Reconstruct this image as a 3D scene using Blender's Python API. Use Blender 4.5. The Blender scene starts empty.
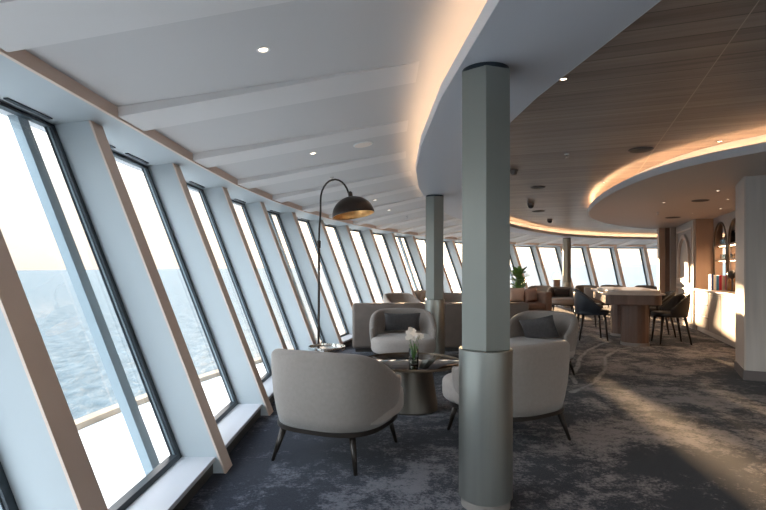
import bpy, bmesh, math, random
from mathutils import Vector, Matrix
from mathutils.bvhtree import BVHTree
random.seed(7)
S = bpy.context.scene
COL = S.collection
R = math.radians
pi = math.pi

# ------------------------------------------------------------------ camera
cam_d = bpy.data.cameras.new('camera'); cam = bpy.data.objects.new('camera', cam_d); COL.objects.link(cam)
cam.location = (0, 0, 1.35); cam.rotation_euler = (R(90), 0, 0)
cam_d.lens = 24; cam_d.sensor_width = 36; cam_d.shift_y = 15 / 766
cam_d.clip_end = 60000; cam_d.clip_start = 0.05
S.camera = cam
# ------------------------------------------------------------------ colour management
S.view_settings.view_transform = 'Standard'; S.view_settings.look = 'None'
S.view_settings.gamma = 1; S.view_settings.use_curve_mapping = False
S.view_settings.exposure = 0.0
S.cycles.max_bounces = 10; S.cycles.diffuse_bounces = 6; S.cycles.glossy_bounces = 4
S.cycles.transparent_max_bounces = 16; S.cycles.sample_clamp_indirect = 6
S.cycles.caustics_reflective = False; S.cycles.caustics_refractive = False
# ------------------------------------------------------------------ sun + sky
SUN_AZ, SUN_EL = R(5.2), R(4.9)
sd = Vector((math.sin(SUN_AZ) * math.cos(SUN_EL), math.cos(SUN_AZ) * math.cos(SUN_EL), math.sin(SUN_EL)))
sl = bpy.data.lights.new('sun', 'SUN'); sl.energy = 24.0; sl.color = (1.0, 0.66, 0.38); sl.angle = R(1.2)
sun = bpy.data.objects.new('sun', sl); COL.objects.link(sun)
sun.rotation_euler = sd.to_track_quat('Z', 'Y').to_euler()
W = bpy.data.worlds.new('world'); S.world = W; W.use_nodes = True
wt = W.node_tree; wt.nodes.clear()
def wn(t, **k):
    n = wt.nodes.new(t)
    for a, b in k.items(): setattr(n, a, b)
    return n
wo = wn('ShaderNodeOutputWorld'); wb = wn('ShaderNodeBackground'); wt.links.new(wb.outputs[0], wo.inputs[0])
tc = wn('ShaderNodeTexCoord'); nv = wn('ShaderNodeVectorMath', operation='NORMALIZE'); wt.links.new(tc.outputs['Generated'], nv.inputs[0])
sx = wn('ShaderNodeSeparateXYZ'); wt.links.new(nv.outputs[0], sx.inputs[0])
rp = wn('ShaderNodeValToRGB'); wt.links.new(sx.outputs[2], rp.inputs[0])
cr = rp.color_ramp; cr.elements[0].position = 0.0; cr.elements[0].color = (0.86, 0.77, 0.70, 1)
cr.elements[1].position = 1.0; cr.elements[1].color = (0.80, 0.86, 0.93, 1)
e = cr.elements.new(0.06); e.color = (0.98, 0.90, 0.83, 1)
e = cr.elements.new(0.17); e.color = (0.98, 0.97, 0.97, 1)
e = cr.elements.new(0.45); e.color = (0.90, 0.94, 1.0, 1)
dt = wn('ShaderNodeVectorMath', operation='DOT_PRODUCT'); wt.links.new(nv.outputs[0], dt.inputs[0]); dt.inputs[1].default_value = tuple(sd)
def wm(op, a, b):
    n = wn('ShaderNodeMath', operation=op)
    for i, v in enumerate((a, b)):
        if isinstance(v, (int, float)): n.inputs[i].default_value = v
        else: wt.links.new(v, n.inputs[i])
    return n.outputs[0]
mx = wm('MAXIMUM', dt.outputs['Value'], 0.0)
g1 = wm('MULTIPLY', wm('POWER', mx, 60.0), 1.6)
g2 = wm('MULTIPLY', wm('POWER', mx, 4.0), 0.6)
gs = wm('ADD', g1, g2)
gc = wn('ShaderNodeVectorMath', operation='SCALE'); gc.inputs[0].default_value = (1.0, 0.72, 0.46); wt.links.new(gs, gc.inputs['Scale'])
# the sky opposite the sun is cooler
cl = wn('ShaderNodeMapRange'); cl.inputs[1].default_value = -1; cl.inputs[2].default_value = 0.75
wt.links.new(dt.outputs['Value'], cl.inputs[0])
cm = wn('ShaderNodeMix', data_type='RGBA', blend_type='MULTIPLY'); cm.inputs[0].default_value = 1
cc = wn('ShaderNodeMix', data_type='RGBA'); wt.links.new(cl.outputs[0], cc.inputs[0])
cc.inputs[6].default_value = (0.80, 0.94, 1.02, 1); cc.inputs[7].default_value = (1, 1, 1, 1)
wt.links.new(rp.outputs[0], cm.inputs[6]); wt.links.new(cc.outputs[2], cm.inputs[7])
ad = wn('ShaderNodeVectorMath', operation='ADD'); wt.links.new(cm.outputs[2], ad.inputs[0]); wt.links.new(gc.outputs[0], ad.inputs[1])
def wr(v, a, b, c, d):
    n = wn('ShaderNodeMapRange'); wt.links.new(v, n.inputs[0])
    for i, q in enumerate((a, b, c, d)): n.inputs[i + 1].default_value = q
    return n.outputs[0]
wt.links.new(ad.outputs[0], wb.inputs[0])
# brighter high sky and brighter sky away from the sun haze
wt.links.new(wm('MULTIPLY', wm('MULTIPLY', wr(sx.outputs[2], .12, .5, .68, 2.7), wr(dt.outputs['Value'], .1, -.6, 1, 2.4)), 2.0), wb.inputs[1])

# ------------------------------------------------------------------ material helpers
MATS = {}
def mat(name, col=(.5, .5, .5), rough=.6, metal=0, emit=None, es=0, noise=None, bump=None, coat=0, spec=.5, vary=None, sheen=0):
    """noise=(scale, amount) colour mottling ; bump=(scale, strength) ; vary=(sx,sy,sz) stretch of the noise"""
    m = bpy.data.materials.new(name); m.use_nodes = True; nt = m.node_tree
    p = nt.nodes['Principled BSDF']
    p.inputs['Base Color'].default_value = (*col, 1); p.inputs['Roughness'].default_value = rough
    p.inputs['Metallic'].default_value = metal; p.inputs['Specular IOR Level'].default_value = spec
    p.inputs['Coat Weight'].default_value = coat; p.inputs['Sheen Weight'].default_value = sheen
    if emit:
        p.inputs['Emission Color'].default_value = (*emit, 1); p.inputs['Emission Strength'].default_value = es
    if noise or bump:
        t = nt.nodes.new('ShaderNodeTexCoord'); mp = nt.nodes.new('ShaderNodeMapping')
        nt.links.new(t.outputs['Object'], mp.inputs[0])
        if vary: mp.inputs['Scale'].default_value = vary
    if noise:
        n = nt.nodes.new('ShaderNodeTexNoise'); n.inputs['Scale'].default_value = noise[0]; n.inputs['Detail'].default_value = 5
        nt.links.new(mp.outputs[0], n.inputs[0])
        r = nt.nodes.new('ShaderNodeMapRange'); r.inputs[1].default_value = .3; r.inputs[2].default_value = .7
        r.inputs[3].default_value = 1 - noise[1]; r.inputs[4].default_value = 1 + noise[1]
        nt.links.new(n.outputs[0], r.inputs[0])
        s = nt.nodes.new('ShaderNodeVectorMath'); s.operation = 'SCALE'; s.inputs[0].default_value = col
        nt.links.new(r.outputs[0], s.inputs['Scale']); nt.links.new(s.outputs[0], p.inputs['Base Color'])
    if bump:
        n = nt.nodes.new('ShaderNodeTexNoise'); n.inputs['Scale'].default_value = bump[0]; n.inputs['Detail'].default_value = 3
        nt.links.new(mp.outputs[0], n.inputs[0])
        b = nt.nodes.new('ShaderNodeBump'); b.inputs['Strength'].default_value = bump[1]; b.inputs['Distance'].default_value = .01
        nt.links.new(n.outputs[0], b.inputs['Height']); nt.links.new(b.outputs[0], p.inputs['Normal'])
    MATS[name] = m
    return m
class NT:
    def __init__(s, m): s.t = m.node_tree
    def n(s, typ, **k):
        x = s.t.nodes.new(typ)
        for a, b in k.items(): setattr(x, a, b)
        return x
    def l(s, a, b): s.t.links.new(a, b)
    def m(s, op, a, b=None, c=None, clamp=False):
        x = s.n('ShaderNodeMath', operation=op, use_clamp=clamp)
        for i, v in enumerate((a, b, c)):
            if v is None: continue
            if isinstance(v, (int, float)): x.inputs[i].default_value = v
            else: s.l(v, x.inputs[i])
        return x.outputs[0]
    def rng(s, v, a, b, c=0, d=1):
        x = s.n('ShaderNodeMapRange'); s.l(v, x.inputs[0])
        for i, q in enumerate((a, b, c, d)): x.inputs[i + 1].default_value = q
        return x.outputs[0]
    def mix(s, f, a, b, mode='MIX'):
        x = s.n('ShaderNodeMix', data_type='RGBA', blend_type=mode)
        for i, v in ((0, f), (6, a), (7, b)):
            if isinstance(v, (int, float)): x.inputs[i].default_value = v
            elif isinstance(v, tuple): x.inputs[i].default_value = (*v, 1)
            else: s.l(v, x.inputs[i])
        return x.outputs[2]
    def noise(s, vec, scale, detail=4, rough=.5, dist=0):
        x = s.n('ShaderNodeTexNoise'); x.inputs['Scale'].default_value = scale; x.inputs['Detail'].default_value = detail
        x.inputs['Roughness'].default_value = rough; x.inputs['Distortion'].default_value = dist
        s.l(vec, x.inputs[0]); return x.outputs[0]

M_white = mat('white_paint', (.70, .70, .71), .55, bump=(60, .03))
M_ceil = mat('ceiling_paint', (.53, .51, .505), .6, bump=(40, .03))
M_riblit = mat('rib_lit_tone', (.62, .595, .585), .6, bump=(40, .03))  # lighter than the ceiling: light falling on the ribs is put into the colour
M_fin = mat('pier_paint', (.445, .485, .51), .45, bump=(30, .02))
M_beige = mat('beige_edge_trim', (.70, .55, .46), .5, bump=(50, .03))
M_frame = mat('dark_window_frame', (.035, .045, .055), .35, metal=.4)
M_sill = mat('sill_paint', (.62, .62, .66), .45)
M_toe = mat('dark_toe_board', (.06, .05, .045), .4)
M_band = mat('band_paint', (.50, .51, .55), .5, bump=(40, .02))
M_lip = mat('lip_paint', (.72, .71, .72), .5)
M_led = mat('warm_led', (1, .8, .6), .5, emit=(1.0, .66, .38), es=13)
M_led2 = mat('warm_led_strong', (1, .8, .6), .5, emit=(1.0, .62, .34), es=26)
M_lampw = mat('lamp_glow', (1, .9, .8), .5, emit=(1.0, .82, .62), es=6)
M_shelfled = mat('shelf_glow', (1, .8, .6), .5, emit=(1.0, .66, .38), es=13)
M_colp = mat('column_cladding', (.27, .275, .25), .34, metal=.35, noise=(3, .06), vary=(1, 1, .3), spec=.5)
M_colm = mat('column_brushed_metal', (.36, .36, .33), .33, metal=.85, noise=(18, .08), vary=(1, 1, .03))
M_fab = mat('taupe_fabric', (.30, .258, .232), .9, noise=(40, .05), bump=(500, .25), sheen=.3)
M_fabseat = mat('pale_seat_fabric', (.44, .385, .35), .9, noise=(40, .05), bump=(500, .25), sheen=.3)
M_fabin = mat('pale_inner_fabric', (.44, .38, .34), .9, noise=(40, .05), bump=(500, .25), sheen=.3)
M_pil = mat('charcoal_pillow', (.052, .046, .047), .7, noise=(30, .2), bump=(300, .3), sheen=.2)
M_leg = mat('dark_bronze_legs', (.035, .028, .024), .35, metal=.5)
M_sofa = mat('taupe_leather', (.21, .165, .14), .55, noise=(8, .08), bump=(200, .1))
M_sofab = mat('brown_sofa_fabric', (.25, .155, .115), .8, noise=(12, .08), bump=(300, .2))
M_pilp = mat('pale_pink_pillow', (.80, .66, .58), .85, bump=(300, .3))
M_pilb = mat('tan_pillow', (.55, .38, .31), .85, bump=(300, .3))
M_navy = mat('navy_leather', (.022, .03, .045), .42, noise=(10, .2), bump=(220, .12))
M_black = mat('black_leather', (.025, .021, .019), .45, noise=(10, .2), bump=(220, .12))
M_ttop = mat('smoked_mirror_top', (.11, .09, .078), .03, metal=1, spec=.8)
M_trim = mat('bronze_metal', (.20, .16, .12), .3, metal=.9)
M_cone = mat('bronze_brushed_base', (.12, .105, .09), .38, metal=.7, noise=(9, .18), vary=(1, 1, .1))
M_lampb = mat('black_bronze', (.04, .028, .022), .38, metal=.5)
M_gold = mat('gold_leaf_interior', (.75, .42, .16), .35, metal=.7, noise=(20, .15))
M_silver = mat('polished_silver', (.62, .60, .57), .12, metal=1)
M_petal = mat('white_petal', (.85, .80, .74), .6)
M_green = mat('leaf_green', (.10, .22, .05), .45, noise=(9, .3))
M_greend = mat('stem_green', (.06, .13, .04), .5)
M_soil = mat('dark_pebbles', (.04, .05, .035), .6, noise=(60, .5))
M_stone = mat('pale_stone', (.62, .52, .46), .3, noise=(5, .12), coat=.2)
M_copper = mat('fluted_walnut', (.15, .085, .062), .4, noise=(12, .25), vary=(1, 1, .06))
M_plinth = mat('plinth_metal', (.35, .31, .28), .35, metal=.4)
M_panel = mat('bar_panel_paint', (.40, .34, .30), .5, noise=(3, .04))
M_peach = mat('bar_wood_veneer', (.46, .32, .235), .5, noise=(6, .08), vary=(1, 1, .1))
M_nich = mat('niche_dark_veneer', (.16, .10, .075), .5, noise=(6, .1))
M_counterf = mat('counter_front_veneer', (.36, .28, .225), .45, noise=(6, .07), vary=(1, 1, .1))
M_pier = mat('pier_grey_veneer', (.60, .53, .48), .5, noise=(14, .10), vary=(1, 1, .07))
M_pierw = mat('pier_pale_edge', (.64, .53, .45), .5)
M_grey = mat('ceiling_device_grey', (.16, .13, .12), .5)
M_dwhite = mat('device_white', (.75, .74, .72), .4)
M_chrome = mat('chrome', (.7, .7, .7), .15, metal=1)
M_glow = mat('downlight_glow', (1, .9, .8), .5, emit=(1.0, .80, .60), es=7)
M_deck = mat('exterior_white_deck', (.80, .82, .84), .6, noise=(2, .04))
M_rim = mat('teak_cap_rail', (.35, .27, .19), .6, noise=(3, .2))
M_post = mat('exterior_blue_grey_post', (.27, .33, .37), .4, metal=.1)
M_bottle = mat('amber_bottle', (.28, .13, .03), .1, spec=.8)
M_redv = mat('dark_red_vase', (.12, .03, .02), .3)
M_blackv = mat('black_vase', (.015, .015, .017), .3)
M_pot = mat('stone_pot', (.30, .25, .22), .7)
M_books = [mat('book_' + n, c, .6) for n, c in (('navy', (.03, .06, .25)), ('cream', (.6, .52, .42)), ('red', (.55, .03, .05)), ('white', (.85, .82, .78)), ('blue', (.06, .28, .55)), ('rose', (.65, .2, .25)), ('grey', (.25, .25, .27)))]
M_page = mat('book_pages', (.75, .68, .56), .8)

def glassmat(name, tint=(1, 1, 1), gl=.06, rough=.02):
    m = bpy.data.materials.new(name); m.use_nodes = True; x = NT(m); x.t.nodes.clear()
    o = x.n('ShaderNodeOutputMaterial'); tr = x.n('ShaderNodeBsdfTransparent'); tr.inputs[0].default_value = (*tint, 1)
    g = x.n('ShaderNodeBsdfGlossy'); g.inputs['Roughness'].default_value = rough
    fr = x.n('ShaderNodeFresnel'); fr.inputs[0].default_value = 1.45
    mi = x.n('ShaderNodeMixShader'); x.l(x.m('MULTIPLY', fr.outputs[0], gl * 10, clamp=True), mi.inputs[0])
    x.l(tr.outputs[0], mi.inputs[1]); x.l(g.outputs[0], mi.inputs[2]); x.l(mi.outputs[0], o.inputs[0])
    return m
M_glass = glassmat('window_glass', (.985, .995, .995), .02)
M_vglass = glassmat('clear_glass', (.94, .96, .95), .12)

# planked metallic wood ceiling
AX = Vector((math.sin(R(20)), math.cos(R(20)), 0)); AN = Vector((math.cos(R(20)), -math.sin(R(20)), 0))
def wood_ceiling():
    m = bpy.data.materials.new('planked_ceiling_wood'); m.use_nodes = True; x = NT(m); p = m.node_tree.nodes['Principled BSDF']
    t = x.n('ShaderNodeTexCoord'); mp = x.n('ShaderNodeMapping'); mp.inputs['Rotation'].default_value = (0, 0, R(20)); x.l(t.outputs['Object'], mp.inputs[0])
    sp = x.n('ShaderNodeSeparateXYZ'); x.l(mp.outputs[0], sp.inputs[0])   # x = along planks, y = across
    yy = x.m('MULTIPLY', sp.outputs[1], 1 / .19)
    fl = x.m('FLOOR', yy); fr = x.m('FRACT', yy)
    wnz = x.n('ShaderNodeTexWhiteNoise', noise_dimensions='1D'); x.l(fl, wnz.inputs['W'])
    st = x.n('ShaderNodeMapping'); st.inputs['Scale'].default_value = (.35, 9, 1); x.l(mp.outputs[0], st.inputs[0])
    n1 = x.noise(st.outputs[0], 1.3, 6, .6, .3)
    st2 = x.n('ShaderNodeMapping'); st2.inputs['Scale'].default_value = (.9, 60, 1); x.l(mp.outputs[0], st2.inputs[0])
    n2 = x.noise(st2.outputs[0], 1.5, 4, .6)
    v = x.m('ADD', x.m('MULTIPLY', n1, .55), x.m('ADD', x.m('MULTIPLY', n2, .3), x.m('MULTIPLY', wnz.outputs[0], .14)))
    c = x.mix(x.rng(v, .28, .72), (.13, .10, .085), (.42, .345, .30))
    gap = x.m('LESS_THAN', fr, .03)
    c2 = x.mix(gap, c, (.035, .025, .02))
    # light inlay joint running across the planks
    j = x.m('LESS_THAN', x.m('ABSOLUTE', x.m('SUBTRACT', sp.outputs[0], JX)), .003)
    c3 = x.mix(j, c2, (.5, .42, .36))
    x.l(c3, p.inputs['Base Color'])
    x.l(x.rng(n2, .3, .7, .28, .5), p.inputs['Roughness']); p.inputs['Metallic'].default_value = .25
    b = x.n('ShaderNodeBump'); b.inputs['Strength'].default_value = .25; b.inputs['Distance'].default_value = .004
    x.l(x.m('ADD', n2, x.m('MULTIPLY', gap, -2)), b.inputs['Height']); x.l(b.outputs[0], p.inputs['Normal'])
    return m
# joint position along the plank axis (point (1.91, 2.59) on the ceiling lies on it)
JX = 1.91 * math.cos(R(20)) - 2.59 * math.sin(R(20))
M_wood = wood_ceiling()

def carpet():
    m = bpy.data.materials.new('marbled_carpet'); m.use_nodes = True; x = NT(m); p = m.node_tree.nodes['Principled BSDF']
    t = x.n('ShaderNodeTexCoord'); P = t.outputs['Object']
    wz = x.n('ShaderNodeTexNoise'); wz.inputs['Scale'].default_value = 1.6; wz.inputs['Detail'].default_value = 5; x.l(P, wz.inputs[0])
    wv = x.n('ShaderNodeVectorMath', operation='SUBTRACT'); x.l(wz.outputs[1], wv.inputs[0]); wv.inputs[1].default_value = (.5, .5, .5)
    ws = x.n('ShaderNodeVectorMath', operation='SCALE'); x.l(wv.outputs[0], ws.inputs[0]); ws.inputs['Scale'].default_value = .7
    wp = x.n('ShaderNodeVectorMath', operation='ADD'); x.l(P, wp.inputs[0]); x.l(ws.outputs[0], wp.inputs[1]); Q = wp.outputs[0]
    big = x.noise(Q, .55, 3, .5)
    mid = x.noise(Q, 2.4, 8, .68)
    fine = x.noise(P, 9, 10, .82)
    tuft = x.noise(P, 180, 2, .5); speck = x.noise(P, 48, 3, .7)
    sp = x.n('ShaderNodeSeparateXYZ'); x.l(P, sp.inputs[0])
    # blobs: (x, y, radius_x, radius_y, weight) worn-in pale clouds and ink-dark pools of the pattern
    f = x.m('ADD', x.m('MULTIPLY', x.m('SUBTRACT', big, .5), 2.0), x.m('ADD', x.m('MULTIPLY', x.m('SUBTRACT', mid, .5), 3.0), .44))
    for bx, by, rx, ry, w in BLOBS:
        dx = x.m('DIVIDE', x.m('SUBTRACT', sp.outputs[0], bx), rx); dy = x.m('DIVIDE', x.m('SUBTRACT', sp.outputs[1], by), ry)
        d = x.m('ADD', x.m('MULTIPLY', dx, dx), x.m('MULTIPLY', dy, dy))
        f = x.m('ADD', f, x.m('MULTIPLY', x.m('POWER', 2.718, x.m('MULTIPLY', d, -1)), w))
    f = x.m('ADD', f, x.m('ADD', x.m('MULTIPLY', x.m('SUBTRACT', fine, .5), 3.4), x.m('MULTIPLY', x.m('SUBTRACT', speck, .5), 1.6)))
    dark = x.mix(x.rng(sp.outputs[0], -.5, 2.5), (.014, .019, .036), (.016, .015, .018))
    pale = x.mix(x.rng(sp.outputs[0], -.5, 2.2), (.135, .143, .18), (.30, .26, .245))  # warm lighting on the right is put into the carpet colour
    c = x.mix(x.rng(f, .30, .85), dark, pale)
    # hair-thin veins
    sq = x.n('ShaderNodeSeparateXYZ'); x.l(Q, sq.inputs[0])
    best = None
    for pl in VEINS:
        for (ax, ay), (bx, by) in zip(pl, pl[1:]):
            L2 = (bx - ax) ** 2 + (by - ay) ** 2
            px = x.m('SUBTRACT', sp.outputs[0], ax); py = x.m('SUBTRACT', sp.outputs[1], ay)
            h = x.m('DIVIDE', x.m('ADD', x.m('MULTIPLY', px, bx - ax), x.m('MULTIPLY', py, by - ay)), L2, clamp=True)
            ex = x.m('SUBTRACT', px, x.m('MULTIPLY', h, bx - ax)); ey = x.m('SUBTRACT', py, x.m('MULTIPLY', h, by - ay))
            d = x.m('ADD', x.m('MULTIPLY', ex, ex), x.m('MULTIPLY', ey, ey))
            best = d if best is None else x.m('MINIMUM', best, d)
    d = x.m('SQRT', best)
    d = x.m('ADD', d, x.m('MULTIPLY', x.m('SUBTRACT', mid, .5), .16))
    vm = x.m('MULTIPLY', x.rng(d, .034, .014), x.rng(fine, .38, .5))
    c = x.mix(vm, c, (.34, .32, .30))
    c = x.mix(x.rng(tuft, .3, .7, 0, .25), c, x.mix(.5, c, (0.0, 0.0, 0.0)))
    x.l(c, p.inputs['Base Color']); p.inputs['Roughness'].default_value = .95; p.inputs['Specular IOR Level'].default_value = .15
    p.inputs['Sheen Weight'].default_value = .12
    b = x.n('ShaderNodeBump'); b.inputs['Strength'].default_value = .5; b.inputs['Distance'].default_value = .006
    x.l(x.m('ADD', tuft, x.m('MULTIPLY', fine, 1.5)), b.inputs['Height']); x.l(b.outputs[0], p.inputs['Normal'])
    return m
def G(px, py):                                   # floor point seen at a pixel of the photograph
    D = 511 * 1.35 / (py - 270.0); return ((px - 383) / 511 * D, D)
VEINS = [[G(572, 392), G(582, 388), G(594, 383), G(606, 369), G(605, 357), G(619, 349), G(640, 346), G(672, 347), G(700, 352)],
         [G(578, 366), G(580, 358), G(587, 351), G(601, 344), G(612, 341)], [G(578, 366), G(572, 376), G(576, 384)]]
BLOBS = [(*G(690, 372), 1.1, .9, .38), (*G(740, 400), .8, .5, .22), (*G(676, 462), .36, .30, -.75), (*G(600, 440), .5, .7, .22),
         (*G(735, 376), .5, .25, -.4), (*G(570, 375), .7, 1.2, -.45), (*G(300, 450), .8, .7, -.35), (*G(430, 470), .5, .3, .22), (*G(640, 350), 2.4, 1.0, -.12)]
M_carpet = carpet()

# ------------------------------------------------------------------ object helpers
def tag(o, label=None, cat=None, group=None, kind=None):
    if label: o['label'] = label
    if cat: o['category'] = cat
    if group: o['group'] = group
    if kind: o['kind'] = kind
    return o
def empty(name, loc=(0, 0, 0), rz=0, parent=None):
    o = bpy.data.objects.new(name, None); COL.objects.link(o); o.location = loc; o.rotation_euler = (0, 0, rz)
    o.empty_display_size = .1
    if parent: o.parent = parent
    return o
class MB:
    def __init__(s): s.v = []; s.f = []
    def add(s, vs, fs):
        b = len(s.v); s.v += [tuple(v) for v in vs]; s.f += [tuple(i + b for i in f) for f in fs]; return s
    def hexa(s, p):      # 8 points: bottom quad then top quad (same winding)
        return s.add(p, [(0, 3, 2, 1), (4, 5, 6, 7), (0, 1, 5, 4), (1, 2, 6, 5), (2, 3, 7, 6), (3, 0, 4, 7)])
    def box(s, x0, x1, y0, y1, z0, z1, rz=0, c=(0, 0)):
        P = []
        for z in (z0, z1):
            for x, y in ((x0, y0), (x1, y0), (x1, y1), (x0, y1)):
                P.append((c[0] + x * math.cos(rz) - y * math.sin(rz), c[1] + x * math.sin(rz) + y * math.cos(rz), z))
        return s.hexa(P)
    def prism(s, pts, z0, z1):
        n = len(pts); a = sum(pts[i][0] * pts[(i + 1) % n][1] - pts[(i + 1) % n][0] * pts[i][1] for i in range(n))
        if a < 0: pts = list(reversed(pts))
        return s.add([(x, y, z0) for x, y in pts] + [(x, y, z1) for x, y in pts],
                     [tuple(range(n - 1, -1, -1)), tuple(range(n, 2 * n))] + [(i, (i + 1) % n, n + (i + 1) % n, n + i) for i in range(n)])
    def lathe(s, prof, n=32, c=(0, 0, 0), cap=True):
        vs = []; fs = []
        for r, z in prof:
            for i in range(n):
                a = 2 * pi * i / n; vs.append((c[0] + r * math.cos(a), c[1] + r * math.sin(a), c[2] + z))
        for j in range(len(prof) - 1):
            for i in range(n):
                k = (i + 1) % n; fs.append((j * n + i, j * n + k, (j + 1) * n + k, (j + 1) * n + i))
        if cap:
            fs.append(tuple(range(n - 1, -1, -1))); m = (len(prof) - 1) * n; fs.append(tuple(range(m, m + n)))
        return s.add(vs, fs)
    def tube(s, pts, rad, n=8):
        pts = [Vector(p) for p in pts]; rad = rad if isinstance(rad, (list, tuple)) else [rad] * len(pts)
        vs = []; fs = []; prev = None
        for i, p in enumerate(pts):
            t = (pts[min(i + 1, len(pts) - 1)] - pts[max(i - 1, 0)]).normalized()
            if prev is None: u = t.orthogonal().normalized()
            else: u = (prev - t * prev.dot(t)).normalized()
            prev = u; w = t.cross(u)
            for k in range(n):
                a = 2 * pi * k / n; vs.append(p + (u * math.cos(a) + w * math.sin(a)) * rad[i])
        for i in range(len(pts) - 1):
            for k in range(n):
                j = (k + 1) % n; fs.append((i * n + k, i * n + j, (i + 1) * n + j, (i + 1) * n + k))
        fs.append(tuple(range(n - 1, -1, -1))); m = (len(pts) - 1) * n; fs.append(tuple(range(m, m + n)))
        return s.add(vs, fs)
    def build(s, name, m, parent=None, smooth=False, bevel=0, seg=3, sub=0, loc=None):
        me = bpy.data.meshes.new(name); me.from_pydata(s.v, [], s.f)
        bm = bmesh.new(); bm.from_mesh(me); bmesh.ops.recalc_face_normals(bm, faces=bm.faces[:])
        bm.to_mesh(me); bm.free(); me.update()
        for mm in (m if isinstance(m, list) else [m]): me.materials.append(mm)
        o = bpy.data.objects.new(name, me); COL.objects.link(o)
        if parent: o.parent = parent
        if loc: o.location = loc
        if bevel:
            b = o.modifiers.new('bevel', 'BEVEL'); b.width = bevel; b.segments = seg; b.limit_method = 'ANGLE'; b.angle_limit = R(40)
        if sub:
            q = o.modifiers.new('subdivision', 'SUBSURF'); q.levels = sub; q.render_levels = sub
        if smooth or sub:
            for p in me.polygons: p.use_smooth = True
            if smooth == 'auto':
                e = o.modifiers.new('edges', 'EDGE_SPLIT'); e.split_angle = R(35)
        return o
def copy_tree(o, parent=None):
    c = o.copy(); COL.objects.link(c)
    if parent: c.parent = parent
    for ch in list(o.children): copy_tree(ch, c)
    return c
def put(o, x, y, rz, z=0): o.location = (x, y, z); o.rotation_euler = (0, 0, rz); return o

# ------------------------------------------------------------------ the curve of the window wall (top line of the glass)
PITCH = 1.361; HEADZ = 2.31; SILLZ = .11; LEAN = .384
K0, K1 = -5, 25
def ang(k):
    xs = [0, 1, 6, 12, 24, 30]; ys = [0, -.577, 19.92, 39.7, 124.86, 160]
    if k <= 0: return 0
    for a, b, c, d in zip(xs, xs[1:], ys, ys[1:]):
        if k <= b: return c + (d - c) * (k - a) / (b - a)
    return ys[-1]
NODE = {0: Vector((-2.208, 3.388))}
for k in range(0, K1): 
    a = R(ang(k + .5)); NODE[k + 1] = NODE[k] + PITCH * Vector((math.sin(a), math.cos(a)))
for k in range(0, K0 - 1, -1): NODE[k - 1] = NODE[k] - PITCH * Vector((0, 1))
def head(k):                                     # smoothed heading at node k
    return R((ang(k - .5) + ang(k + .5)) / 2)
def fr(k, off, z=None, t=0):
    """world point at (fractional) node k, `off` outwards of the glass head line, t metres further along"""
    i = math.floor(k); u = k - i; h = head(i) * (1 - u) + head(i + 1) * u
    p = NODE[i] * (1 - u) + NODE[i + 1] * u if u > 1e-6 else NODE[i]
    tx, ty = math.sin(h), math.cos(h); nx, ny = -ty, tx
    q = (p.x + nx * off + tx * t, p.y + ny * off + ty * t)
    return q if z is None else (q[0], q[1], z)
def lean(z): return LEAN * (z - HEADZ)
def sweep(prof, ks, closed=True):
    """prof: list of (off, z) or function(k)->list ; swept along the wall curve"""
    m = MB(); vs = []; n = None
    for k in ks:
        pr = prof(k) if callable(prof) else prof
        n = len(pr); vs += [fr(k, o, z) for o, z in pr]
    fs = []
    for i in range(len(ks) - 1):
        for j in range(n if closed else n - 1):
            q = (j + 1) % n; fs.append((i * n + j, i * n + q, (i + 1) * n + q, (i + 1) * n + j))
    if closed: fs += [tuple(range(n)), tuple(range((len(ks) - 1) * n, len(ks) * n))]
    return m.add(vs, fs)
def krange(a, b, st=.25):
    n = round((b - a) / st); return [a + (b - a) * i / n for i in range(n + 1)]

# ------------------------------------------------------------------ sea and outside deck
def make_sea():
    m = bpy.data.materials.new('sea_water'); m.use_nodes = True; x = NT(m); p = m.node_tree.nodes['Principled BSDF']
    t = x.n('ShaderNodeTexCoord'); mp = x.n('ShaderNodeMapping'); mp.inputs['Scale'].default_value = (1, .45, 1); mp.inputs['Rotation'].default_value = (0, 0, R(25))
    x.l(t.outputs['Object'], mp.inputs[0])
    a = x.noise(mp.outputs[0], .05, 6, .6); b = x.noise(mp.outputs[0], .35, 6, .65)
    x.l(x.mix(x.rng(b, .35, .65), (.055, .08, .095), (.12, .15, .165)), p.inputs['Base Color'])
    p.inputs['Roughness'].default_value = .6; p.inputs['Specular IOR Level'].default_value = .05
    bu = x.n('ShaderNodeBump'); bu.inputs['Strength'].default_value = 1; bu.inputs['Distance'].default_value = 1.4
    x.l(x.m('ADD', x.m('MULTIPLY', a, 2.2), b), bu.inputs['Height']); x.l(bu.outputs[0], p.inputs['Normal'])
    L = 14000
    mb = MB(); mb.add([(-L, -L, 0), (L, -L, 0), (L, L, 0), (-L, L, 0)], [(0, 1, 2, 3)])
    o = mb.build('sea', m); o.location = (0, 0, -22); o.rotation_euler = (R(.47), R(-.57), 0)
    tag(o, 'grey blue sea out to the horizon', kind='structure')
make_sea()
def deckoff(k): return max(.45, 1.35 - .16 * max(0, k - .2))
ks = krange(K0, K1, .5)
tag(sweep(lambda k: [(-.95, -.52), (-.95, -.40), (deckoff(k), -.40), (deckoff(k), -.52)], ks).build('exterior_deck', M_deck), 'white deck ledge outside the slanted windows', kind='structure')
tag(sweep(lambda k: [(deckoff(k) + .002, -.55), (deckoff(k) + .002, -.33), (deckoff(k) + .10, -.31), (deckoff(k) + .10, -.55)], ks).build('exterior_deck_rim', M_rim), 'tan capping rail along the deck ledge outside', kind='structure')
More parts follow.
